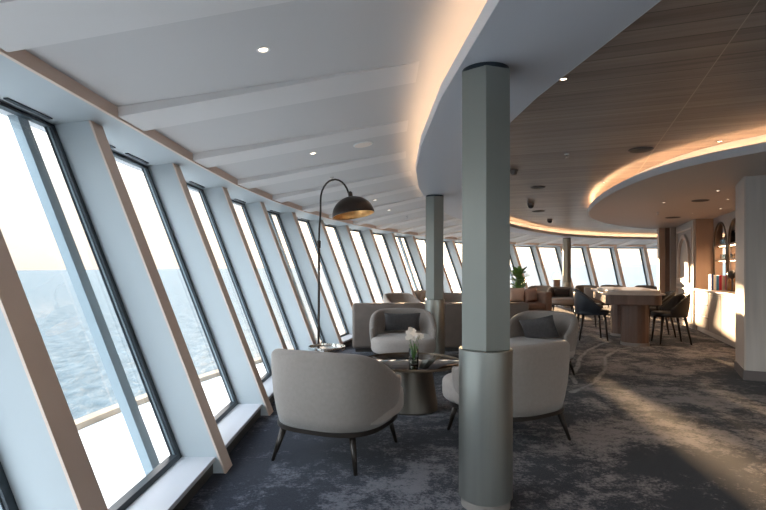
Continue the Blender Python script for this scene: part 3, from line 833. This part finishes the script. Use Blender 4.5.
armchair(10.45, 18.3, 190, 'distant tub armchair by the far windows, seen over the right end of bar table')

# ------------------------------------------------------------------ distant round table with lamp, and plant
def side_table2(x, y):
    root = empty('side_table', (x, y, 0)); tag(root, 'small round dark side table under the glowing far lamp', 'table')
    MB().lathe([(.16, 0), (.16, .02), (.03, .03)], 32).build('base', M_leg, root, smooth='auto')
    MB().lathe([(.03, .03), (.03, .62)], 16).build('stem', M_leg, root, smooth='auto')
    MB().lathe([(.25, .621), (.26, .63), (.26, .65), (.25, .66)], 40).build('tabletop', M_copper, root, smooth='auto')
side_table2(6.45, 18.95)
root = empty('table_lamp', (6.45, 18.95, .6605)); tag(root, 'small glowing dome table lamp on a brown drum, left of the far column', 'lamp')
MB().lathe([(.11, 0), (.12, .01), (.12, .33), (.11, .34)], 32).build('lamp_base', M_copper, root, smooth='auto')
MB().lathe([(.125, .341), (.13, .36)] + [(.13 * math.cos(pi / 2 * i / 8), .40 + .17 * math.sin(pi / 2 * i / 8)) for i in range(9)], 32).build('lamp_shade', mat('lamp_shade_glow', (1, .9, .8), .5, emit=(1, .78, .58), es=2.2), root, smooth='auto')

def plant(x, y):
    root = empty('potted_plant', (x, y, 0)); tag(root, 'broad leaved green potted plant standing behind the brown sofa', 'plant')
    MB().lathe([(.16, 0), (.2, .02), (.23, .5), (.235, .55), (.21, .55), (.2, .5)], 36).build('pot', M_pot, root, smooth='auto')
    MB().lathe([(0, .505), (.195, .505), (0, .53)], 24, cap=False).build('soil', M_soil, root)
    rnd = random.Random(5); m = MB(); st = MB()
    for i in range(46):
        a = rnd.uniform(0, 2 * pi); el = rnd.uniform(.25, 1.35); L = rnd.uniform(.26, .42)
        h0 = rnd.uniform(.65, 1.28); r0 = rnd.uniform(0.0, .12)
        b = Vector((r0 * math.cos(a), r0 * math.sin(a), h0)); d = Vector((math.cos(a) * math.cos(el), math.sin(a) * math.cos(el), math.sin(el)))
        side = Vector((-math.sin(a), math.cos(a), 0)); w = rnd.uniform(.055, .09)
        st.tube([(0.3 * b.x, .3 * b.y, .51), b], .006, 5)
        vs = []; n = 7
        for q in range(n + 1):
            t = q / n; c = b + d * (L * t) + Vector((0, 0, -.22 * L * t * t * 1.5)); ww = w * math.sin(pi * min(1, t * .93 + .04)) ** .8
            up = side.cross(d).normalized() * (-.25 * ww)
            vs += [c - side * ww + up * -1, c, c + side * ww + up * -1]
        fs = []
        for q in range(n): fs += [(3 * q, 3 * q + 1, 3 * q + 4, 3 * q + 3), (3 * q + 1, 3 * q + 2, 3 * q + 5, 3 * q + 4)]
        m.add(vs, fs)
    o = m.build('foliage', M_green, root, smooth=True)
    st.build('stems', M_greend, root)
plant(4.4, 16.5)

# ------------------------------------------------------------------ bar table with its chairs
def bar_table(x, y, hd):
    root = empty('bar_table', (x, y, 0), -R(hd)); tag(root, 'long pale stone communal table on fluted walnut drum pedestals', 'table')
    def race(w, l, n=14):
        r = w / 2; P = []
        for i in range(n + 1): a = pi * i / n; P.append((r * math.cos(a), (l / 2 - r) + r * math.sin(a)))
        for i in range(n + 1): a = pi + pi * i / n; P.append((r * math.cos(a), -(l / 2 - r) + r * math.sin(a)))
        return P
    def rr(w, l, r=.18, n=8):
        P = []
        for cx, cy, a0 in ((w / 2 - r, l / 2 - r, 0), (-w / 2 + r, l / 2 - r, 90), (-w / 2 + r, -l / 2 + r, 180), (w / 2 - r, -l / 2 + r, 270)):
            for i in range(n + 1): a = R(a0 + 90 * i / n); P.append((cx + r * math.cos(a), cy + r * math.sin(a)))
        return P
    MB().prism(rr(1.0, 2.5), .915, .945).build('tabletop', M_stone, root, bevel=.006)
    m = MB(); m.prism([(px_, py_ - .30) for px_, py_ in rr(.86, 1.9, .2)], .946, 1.0); m.build('raised_top', M_stone, root, bevel=.012)
    MB().prism(rr(.90, 2.40, .16), .745, .914).build('apron', M_copper, root, bevel=.01)
    for yy in (-.72, .62):
        m = MB(); n = 96; P = [((.232 + .0035 * math.cos(20 * 2 * pi * i / n)) * math.cos(2 * pi * i / n) + .08, yy + (.232 + .0035 * math.cos(20 * 2 * pi * i / n)) * math.sin(2 * pi * i / n)) for i in range(n)]
        m.prism(P, .051, .744); pd = m.build('pedestal', M_copper, root, smooth='auto')
        m = MB(); m.lathe([(.24, 0), (.24, .05)], 48, (.08, yy, 0)); m.build('plinth', M_plinth, pd, smooth='auto')
bar_table(4.70, 9.97, 17)

def make_barchair(m_, name='bar_chair'):
    root = empty(name); A = R(112)
    topf = lambda a: hermite(math.degrees(a), [0, 35, 65, 90, 112], [.925, .91, .84, .74, .66])
    shell(A, .31, .30, .50, topf, .16, .035, 2.3, 60).build('backrest', m_, root, smooth=True)
    top2 = lambda a: hermite(math.degrees(a), [0, 35, 65, 90, 112], [.905, .89, .82, .715, .64])
    shell(R(106), .273, .263, .52, top2, .16, .03, 2.3, 60).build('back_padding', m_, root, smooth=True)
    pad(.275, .285, .49, .575, 2.8, .03, .03).build('seat', m_, root, smooth=True)
    for sx_ in (-1, 1):
        leg(sx_ * .18, -.17, .50, sx_ * .23, -.26, .027, .014).build('leg', M_leg, root, smooth=True)
        leg(sx_ * .20, .21, .50, sx_ * .23, .26, .027, .014).build('leg', M_leg, root, smooth=True)
    return root
c = make_barchair(M_navy); put(c, 4.04, 9.95, -R(98)); tag(c, 'navy leather bar chair on the left of the communal table, nearest one', 'chair', 'leather bar chairs')
c = copy_tree(c); put(c, 4.72, 11.85, -R(100)); tag(c, 'navy leather bar chair mostly hidden behind the nearest navy one', 'chair', 'leather bar chairs')
c = make_barchair(M_black); put(c, 5.33, 9.45, -R(-80)); tag(c, 'black leather bar chair on the right of the communal table, nearest one', 'chair', 'leather bar chairs')
c = copy_tree(c); put(c, 5.66, 10.5, -R(-76)); tag(c, 'black leather bar chair behind the nearest black one, right of the table', 'chair', 'leather bar chairs')

# ------------------------------------------------------------------ pier on the right
def axbox(m, o, a0, a1, b0, b1, z0, z1):
    """box in the ship axes: a along AX, b along AN, from origin o"""
    P = []
    for z in (z0, z1):
        for a, b in ((a0, b0), (a1, b0), (a1, b1), (a0, b1)):
            q = Vector((o[0], o[1], 0)) + AX * a + AN * b; P.append((q.x, q.y, z))
    return m.hexa(P)
PO = (4.45, 6.27)
root = empty('trim_150'); tag(root, kind='structure')
AX, AN, SAVE = Vector((math.sin(R(28)), math.cos(R(28)), 0)), Vector((math.cos(R(28)), -math.sin(R(28)), 0)), (AX, AN)
axbox(MB(), PO, 0, .78, .006, 1.3, .12, BZ - .002).build('pier_body', M_pier, root)
axbox(MB(), PO, .0, .78, -.012, .0055, .12, BZ - .002).build('pier_edge', M_pierw, root)
axbox(MB(), PO, -.012, .79, -.024, 1.3, 0, .119).build('pier_plinth', M_grey, root)

AX, AN = SAVE
# ------------------------------------------------------------------ bar wall
BO = (7.08, 11.6)                                 # foot of the panelled wall; b>0 goes behind it
root = empty('wall_bar'); tag(root, kind='structure')
axbox(MB(), BO, 0, 2.15, 0, .15, .0, BZ - .002).build('wall_panel', M_panel, root)
def archframe(a0, a1, z0, z1, w, d, o=BO, b=-.0, n=20, close=True):
    """arched moulding on the wall plane: rectangle with half round head"""
    r = (a1 - a0) / 2; cx = (a0 + a1) / 2; rz_ = min(r, (z1 - z0) * .6)
    def path(g):
        P = [(a0 + g, z0 + (g if close else 0))]
        for i in range(n + 1):
            t = pi - pi * i / n; P.append((cx + (r - g) * math.cos(t), z1 - rz_ + (rz_ - g) * math.sin(t)))
        P.append((a1 - g, z0 + (g if close else 0))); return P
    po, pi_ = path(0), path(w); m = MB(); N = len(po)
    def W3(p, bb): q = Vector((o[0], o[1], 0)) + AX * p[0] + AN * bb; return (q.x, q.y, p[1])
    vs = [W3(p, b) for p in po] + [W3(p, b) for p in pi_] + [W3(p, b - d) for p in pi_] + [W3(p, b - d) for p in po]
    fs = []; rngN = N if close else N - 1
    for i in range(rngN):
        j = (i + 1) % N
        for q in range(4): w_ = (q + 1) % 4; fs.append((q * N + i, w_ * N + i, w_ * N + j, q * N + j))
    if not close: fs += [(0, N, 2 * N, 3 * N), (N - 1, 2 * N - 1, 3 * N - 1, 4 * N - 1)]
    return m.add(vs, fs)
def recmould(a0, a1, z0, z1, w=.04, d=.025):
    m = MB()
    for (p, q, r_, s_) in ((a0, a1, z0, z0 + w), (a0, a1, z1 - w, z1), (a0, a0 + w, z0 + w, z1 - w), (a1 - w, a1, z0 + w, z1 - w)): axbox(m, BO, p, q, -d, -.0005, r_, s_)
    return m
recmould(.22, 1.95, 1.0, 2.34).build('panel_moulding', M_pierw, root)
recmould(.22, 1.95, .14, .92).build('panel_moulding', M_pierw, root)
archframe(.42, 1.75, 1.05, 2.22, .09, .05).build('arch_moulding', M_pierw, root)
archframe(.51, 1.66, 1.14, 2.13, .03, .02).build('arch_moulding', M_beige, root)
axbox(MB(), BO, -.0, .12, -.03, -.0005, .10, BZ - .003).build('pilaster', M_pierw, root)
axbox(MB(), BO, 0.12, 2.15, -.03, -.0005, 0, .10).build('skirting', M_pierw, root)
# stepped end of the bar wall
for a0, a1, b0, mt_ in ((1.95, 2.12, -.12, M_panel), (2.12, 2.2, -.22, M_nich), (2.2, 2.5, -.36, M_peach)):
    axbox(MB(), BO, a0 + .22, a1 + .22, b0, .30, 0, BZ - .002).build('end_pilaster', mt_, root)
# return wall beside the shelves
axbox(MB(), BO, -.0, .1, -.029, .70, 0, BZ - .004).v
m = MB(); axbox(m, BO, -.10, -.001, .0, .52, 0, BZ - .002); m.build('return_wall', M_peach, root)
# back wall of the alcove, b = .34
SO = (BO[0] + AN.x * .34, BO[1] + AN.y * .34)
def SX(a): return -.12 - a                        # distance a towards the camera along the alcove
m = MB(); axbox(m, SO, SX(5.0), SX(0), .32, .40, 0, BZ - .002); m.build('alcove_back', M_peach, root)
# shelf front with two arched openings cut through it
def arched_front(a_edges, openings, z0, z1, b0, b1):
    m = MB(); n = 20
    def W3(a, z, b): q = Vector((SO[0], SO[1], 0)) + AX * SX(a) + AN * b; return (q.x, q.y, z)
    def box_(a0, a1, q0, q1):
        m.hexa([W3(a0, q0, b0), W3(a1, q0, b0), W3(a1, q0, b1), W3(a0, q0, b1), W3(a0, q1, b0), W3(a1, q1, b0), W3(a1, q1, b1), W3(a0, q1, b1)])
    cur = a_edges[0]
    for (o0, o1, top, rz_) in openings:
        box_(cur, o0, z0, z1)
        r = (o1 - o0) / 2; cx = (o0 + o1) / 2
        for i in range(n):
            t0 = pi - pi * i / n; t1 = pi - pi * (i + 1) / n
            p0 = (cx + r * math.cos(t0), top - rz_ + rz_ * math.sin(t0)); p1 = (cx + r * math.cos(t1), top - rz_ + rz_ * math.sin(t1))
            m.hexa([W3(p0[0], p0[1], b0), W3(p1[0], p1[1], b0), W3(p1[0], p1[1], b1), W3(p0[0], p0[1], b1), W3(p0[0], z1, b0), W3(p1[0], z1, b0), W3(p1[0], z1, b1), W3(p0[0], z1, b1)])
        cur = o1
    box_(cur, a_edges[1], z0, z1); return m
OPN = [(.06, 1.02, 2.36, .46), (1.14, 2.10, 2.36, .46), (2.22, 3.18, 2.36, .46)]
arched_front((0, 5.0), OPN, .93, BZ - .002, 0, .03).build('arched_front', M_panel, root)
for n_, (o0, o1, top, rz_) in enumerate(OPN):
    # rim of each arch
    def W3(a, z, b): q = Vector((SO[0], SO[1], 0)) + AX * SX(a) + AN * b; return (q.x, q.y, z)
    r = (o1 - o0) / 2; cx = (o0 + o1) / 2; P = [(o0, .935)] + [(cx + r * math.cos(pi - pi * i / 20), top - rz_ + rz_ * math.sin(pi * i / 20)) for i in range(21)] + [(o1, .935)]
    MB().tube([W3(a, z, -.004) for a, z in P], .018, 8).build('arch_rim', M_trim, root, smooth=True)
sh_tops = []
def shelf(o0, o1, z, lab):
    m = MB(); axbox(m, SO, SX(o1 - .02), SX(o0 + .02), .032, .315, z - .035, z)
    o = m.build('shelf', M_pierw); tag(o, lab, 'shelf', 'bar niche shelves')
    m = MB(); axbox(m, SO, SX(o1 - .08), SX(o0 + .08), .07, .19, z - .043, z - .0355); m.build('strip_light', M_shelfled, o)
    return z
ORD = ['left', 'middle', 'right']
for i, (o0, o1, top, rz_) in enumerate(OPN[:2]):
    shelf(o0, o1, 1.90, 'upper lit shelf of the %s arched bar niche' % ('left' if i == 0 else 'right'))
    shelf(o0, o1, 1.58, 'lower lit shelf of the %s arched bar niche' % ('left' if i == 0 else 'right'))
# counter: cabinets with drawers and a curved end
root = empty('bar_counter', (0, 0, 0)); tag(root, 'built in bar counter with pale top and veneer doors under the niches', 'counter')
root.location = (BO[0], BO[1], 0)
def cb(a0, a1, b0, b1, z0, z1): return axbox(MB(), (0, 0), a0, a1, b0, b1, z0, z1)
cb(-5.0, -.105, .0, .335, .10, .895).build('carcass', M_counterf, root)
cb(-5.0, -.105, .03, .335, 0, .099).build('toe_board', M_pierw, root)
cb(-5.0, -.105, -.05, .335, .896, .935).build('worktop', M_stone, root, bevel=.005)
a = -.125
for z0, z1 in ((.12, .38), (.39, .65), (.66, .885)):
    d = cb(a - 1.15, a, -.02, -.001, z0, z1).build('drawer', M_counterf, root, bevel=.004)
    cb(a - 1.10, a - .05, -.032, -.0205, z1 - .028, z1 - .012).build('handle', M_trim, d)
for i in range(4):
    a0 = -1.30 - i * .92
    d = cb(a0 - .90, a0, -.02, -.001, .12, .885).build('door', M_counterf, root, bevel=.004)
    cb(a0 - .88, a0 - .02, -.030, -.0205, .845, .86).build('handle', M_trim, d)

# items in the bar
def SP(a, b): q = Vector((SO[0], SO[1], 0)) + AX * SX(a) + AN * b; return q.x, q.y
rnd = random.Random(3)
bm_ = dict(zip(['navy', 'cream', 'red', 'white', 'blue', 'rose', 'grey'], M_books))
row = [('navy', .33, 'narrow navy book at the left end of the row on the bar counter'), ('white', .31, 'white spined book between navy and blue ones on the bar counter'),
       ('blue', .30, 'blue spined book in the row on the bar counter'), ('red', .31, 'red spined book next to the blue one on the bar counter'),
       ('cream', .28, 'cream spined book right of the red one on the bar counter'), ('rose', .30, 'rose spined book at the right end of the row on the bar counter')]
bb = -.28
for nm, h, lab in row:
    t_ = rnd.uniform(.042, .052); x, y = SP(.93, bb + t_ / 2)
    root = empty('book', (x, y, .9355), R(70)); tag(root, lab, 'book', 'books standing on the bar counter')
    MB().box(-.10, .10, -t_ / 2 + .001, -t_ / 2 + .005, 0, h).build('cover', bm_[nm], root)
    MB().box(-.10, .10, t_ / 2 - .005, t_ / 2 - .001, 0, h).build('cover', bm_[nm], root)
    MB().box(-.104, -.1001, -t_ / 2 + .001, t_ / 2 - .001, 0, h).build('spine', bm_[nm], root)
    MB().box(-.0999, .09, -t_ / 2 + .0055, t_ / 2 - .0055, .004, h - .006).build('pages', M_page, root)
    bb += t_ + .002
def bottle(a, b, z, h, m_, lab, grp='bottles at the bar'):
    x, y = SP(a, b); root = empty('bottle', (x, y, z)); tag(root, lab, 'bottle', grp)
    r = h * .14
    MB().lathe([(r * .9, 0), (r, .01), (r, h * .55), (r * .8, h * .63), (r * .35, h * .72), (r * .35, h * .9)], 20).build('glass_body', m_, root, smooth='auto')
    MB().lathe([(r * .4, h * .9), (r * .4, h)], 14).build('cap', M_trim, root, smooth='auto')
bottle(1.18, .02, .9355, .36, M_bottle, 'amber bottle on the counter, next to the row of books')
bottle(1.30, -.02, .9355, .30, M_bottle, 'shorter amber bottle on the counter, second after the books')
bottle(1.62, .0, .9355, .34, M_bottle, 'amber bottle on the counter, closest to the grey pier')
def ornament(a, b, z):
    x, y = SP(a, b); root = empty('ornament', (x, y, z)); tag(root, 'dark round headed ornament on a stem between the counter bottles', 'ornament')
    MB().lathe([(.05, 0), (.055, .01), (.012, .03), (.012, .24)], 20).build('stand', M_leg, root, smooth='auto')
    m = MB(); m.lathe([(.001, .20)] + [(.085 * math.sin(pi * i / 12), .325 - .085 * math.cos(pi * i / 12)) for i in range(1, 12)] + [(.001, .41)], 20); m.build('head', M_blackv, root, smooth=True)
ornament(1.46, -.02, .9355)
def vase(a, b, z, r, h, m_, lab):
    x, y = SP(a, b); MBo = MB().lathe([(r * .5, 0), (r * .9, h * .25), (r, h * .5), (r * .7, h * .8), (r * .4, h * .9), (r * .55, h), (r * .45, h), (r * .3, h * .9), (r * .3, h * .5)], 28).build('vase', m_, None, smooth=True, loc=(x, y, z))
    tag(MBo, lab, 'vase')
vase(.70, .16, 1.9005, .13, .27, M_blackv, 'black rounded vase on the top shelf of the left arched niche')
vase(1.70, .16, 1.9005, .10, .26, M_redv, 'dark red vase on the top shelf of the right arched niche')
def glasses(a_list, z, lab, grp):
    proto = None
    for i, a in enumerate(a_list):
        x, y = SP(a, .13)
        if proto is None:
            o = MB().lathe([(.026, 0), (.03, .005), (.038, .11), (.035, .11), (.027, .012), (.001, .010)], 20, cap=False).build('tumbler', M_vglass, None, smooth='auto'); proto = o
        else: o = proto.copy(); COL.objects.link(o)
        o.location = (x, y, z); tag(o, lab, 'glass', grp)
glasses([.15, .26, .37, .48, .59, .70, .81, .92], 1.5805, 'clear tumbler in the line on the lower shelf, left arched niche', 'tumblers, left niche lower shelf')
glasses([.15, .26, .37, .48], 1.9005, 'clear tumbler beside the black vase on the top shelf, left niche', 'tumblers, left niche top shelf')
glasses([1.28, 1.42, 1.9, 2.0], 1.9005, 'clear tumbler beside the dark red vase on the top shelf, right niche', 'tumblers, right niche top shelf')
bottle(1.28, .15, 1.5805, .26, M_bottle, 'amber bottle on the lower shelf of the right niche, next to the divider')
bottle(1.44, .15, 1.5805, .24, M_bottle, 'amber bottle on the lower shelf of right niche, second from divider')
bottle(1.60, .15, 1.5805, .26, M_bottle, 'amber bottle on the lower shelf of right niche, third from divider')

# ------------------------------------------------------------------ ceiling fittings
def bvh(o): return BVHTree.FromPolygons([o.matrix_world @ v.co for v in o.data.vertices], [p.vertices[:] for p in o.data.polygons])
BV = {'aisle': bvh(aisle), 'wood': bvh(wood), 'canopy': bvh(canopy), 'band': bvh(band)}
def on_ceiling(px, py, surf):
    d = Vector(((px - 383) / 511, 1, (270 - py) / 511)).normalized()
    h = BV[surf].ray_cast(Vector((0, 0, 1.35)), d)
    return h[0], h[1]
def fitting(px, py, surf, kind, lab, cat, r, grp=None):
    p, n = on_ceiling(px, py, surf)
    if p is None: print('MISS', px, py, surf); return
    if n.z > 0: n = -n
    root = empty(kind, p + n * .0005); tag(root, lab, cat, grp)
    root.rotation_mode = 'QUATERNION'; root.rotation_quaternion = n.to_track_quat('-Z', 'Y')
    if kind == 'downlight':
        m = MB(); m.lathe([(r * .62, -.002), (r * .68, -.006), (r, -.004), (r, 0)], 28, cap=False); m.build('trim_ring', M_dwhite if surf != 'wood' else M_trim, root, smooth='auto')
        MB().lathe([(r * .6, -.003), (r * .6, -.0005)], 24).build('lens', M_glow, root)
    elif kind == 'ceiling_speaker':
        MB().lathe([(r * .96, -.010), (r, -.006), (r, 0)], 40).build('rim', M_grey if surf != 'aisle' else M_dwhite, root, smooth='auto')
        MB().lathe([(r * .86, -.013), (r * .88, -.0101)], 40).build('grille', mat('grille', (.1, .08, .07) if surf != 'aisle' else (.8, .7, .62), .7), root)
    elif kind == 'sprinkler':
        MB().lathe([(r, -.006), (r, 0)], 20).build('escutcheon', M_chrome, root, smooth='auto')
        MB().lathe([(.008, -.045), (.008, -.0061)], 10).build('stem', M_chrome, root)
        MB().lathe([(.022, -.05), (.022, -.046)], 16).build('deflector', M_chrome, root)
    elif kind == 'smoke_detector':
        MB().lathe([(r, -.02), (r, 0)], 28).build('base', M_grey, root, smooth='auto')
        MB().lathe([(r * .45, -.07), (r * .7, -.055), (r * .75, -.021)], 28).build('dome', M_grey, root, smooth='auto')
    elif kind == 'camera_dome':
        MB().lathe([(r, -.05), (r, 0)], 28).build('mount', M_grey, root, smooth='auto')
        MB().lathe([(r * .9 * math.cos(pi / 2 * i / 6) + .001, -.051 - r * .9 * math.sin(pi / 2 * i / 6)) for i in range(6, -1, -1)], 28).build('dome', M_blackv, root, smooth='auto')
    return root
A_ = 'downlights in the white aisle ceiling'
fitting(263, 49, 'aisle', 'downlight', 'lit downlight in the white ceiling, largest and nearest one', 'light', .04, A_)
fitting(313, 153, 'aisle', 'downlight', 'lit downlight in the white ceiling, between big one and arched lamp', 'light', .04, A_)
fitting(375, 200, 'aisle', 'downlight', 'small lit downlight in the white ceiling right behind the lamp shade', 'light', .04, A_)
fitting(389, 210, 'aisle', 'downlight', 'tiny lit downlight in the white ceiling, right of the lamp shade', 'light', .04, A_)
fitting(363, 144, 'aisle', 'ceiling_speaker', 'pale round speaker disc in the white ceiling above the arched lamp', 'speaker', .105)
fitting(332, 177, 'aisle', 'sprinkler', 'sprinkler head in the white ceiling above the arm of lamp', 'sprinkler', .03)
fitting(407, 216, 'aisle', 'sprinkler', 'small sprinkler head in the white ceiling left of the second column', 'sprinkler', .03)
fitting(563.5, 78.5, 'wood', 'downlight', 'bright downlight at the edge of the grey band on planked ceiling', 'light', .035)
fitting(641, 149.5, 'wood', 'ceiling_speaker', 'large dark round speaker in the planked ceiling', 'speaker', .13)
fitting(567, 153.5, 'wood', 'sprinkler', 'sprinkler head in the planked ceiling left of the large speaker', 'sprinkler', .035)
fitting(514, 170, 'wood', 'smoke_detector', 'grey smoke detector on the planked ceiling next to the nearest column', 'detector', .06)
fitting(538, 187, 'wood', 'ceiling_speaker', 'flat dark speaker in the planked ceiling above the far camera domes', 'speaker', .12)
fitting(531, 203, 'wood', 'camera_dome', 'larger dark camera dome hanging from the planked ceiling', 'camera', .07)
fitting(538.5, 211, 'wood', 'ceiling_speaker', 'small far round speaker disc below the camera dome in view', 'speaker', .15)
fitting(550, 219, 'wood', 'camera_dome', 'smaller distant dark camera dome near the far glowing cove', 'camera', .07)
fitting(604, 182, 'wood', 'downlight', 'tiny downlight in the planked ceiling left of the canopy glow', 'light', .03)
fitting(720, 141, 'wood', 'downlight', 'small downlight in the planked ceiling within canopy glow, far right', 'light', .035)
fitting(589, 231.5, 'wood', 'downlight', 'distant downlight in the planked ceiling above the far column', 'light', .06)
C_ = 'downlights in the bar canopy'
for q, (px, py, lab) in enumerate(((718, 190.5, 'canopy downlight, brightest one above the bar niches'), (664, 202.3, 'canopy downlight at left, above the communal table'), (728, 199, 'canopy downlight closest to the grey pier'),
                   (721, 208.5, 'faint canopy downlight right over the arched niches'), (692.6, 213, 'faint canopy downlight over the corner of the bar wall'))):
    fitting(px, py, 'canopy', 'downlight', lab, 'light', .03, C_)
fitting(700.5, 200.3, 'canopy', 'ceiling_speaker', 'dark round speaker in the canopy, nearer one over the bar', 'speaker', .13)
fitting(673, 217.3, 'canopy', 'ceiling_speaker', 'dark round speaker in the canopy, farther one over the panelled wall', 'speaker', .15)
fitting(658, 212, 'canopy', 'sprinkler', 'sprinkler head in the canopy left of the two dark speakers', 'sprinkler', .03)
# warm light of the canopy downlights over the bar
for (x, y) in ((6.6, 10.9), (6.25, 9.9), (5.9, 9.0), (4.6, 9.0), (5.2, 11.0), (4.2, 7.4), (5.4, 7.6), (6.9, 12.8)):
    L = bpy.data.lights.new('warm_ceiling_spot', 'SPOT'); L.energy = 28; L.color = (1, .72, .46); L.spot_size = R(95); L.spot_blend = .8; L.shadow_soft_size = .05
    o = bpy.data.objects.new('warm_ceiling_spot', L); COL.objects.link(o); o.location = (x, y, BZ - .03)

for (x, y) in ((3.2, .6), (5.4, 1.4), (3.0, 3.2), (5.6, -.8)):   # unseen spots added above and behind the camera to warm the right
    L = bpy.data.lights.new('warm_ceiling_spot', 'SPOT'); L.energy = 60; L.color = (1, .80, .62); L.spot_size = R(140); L.spot_blend = .9; L.shadow_soft_size = .08
    o = bpy.data.objects.new('warm_ceiling_spot', L); COL.objects.link(o); o.location = (x, y, WZ - .03)
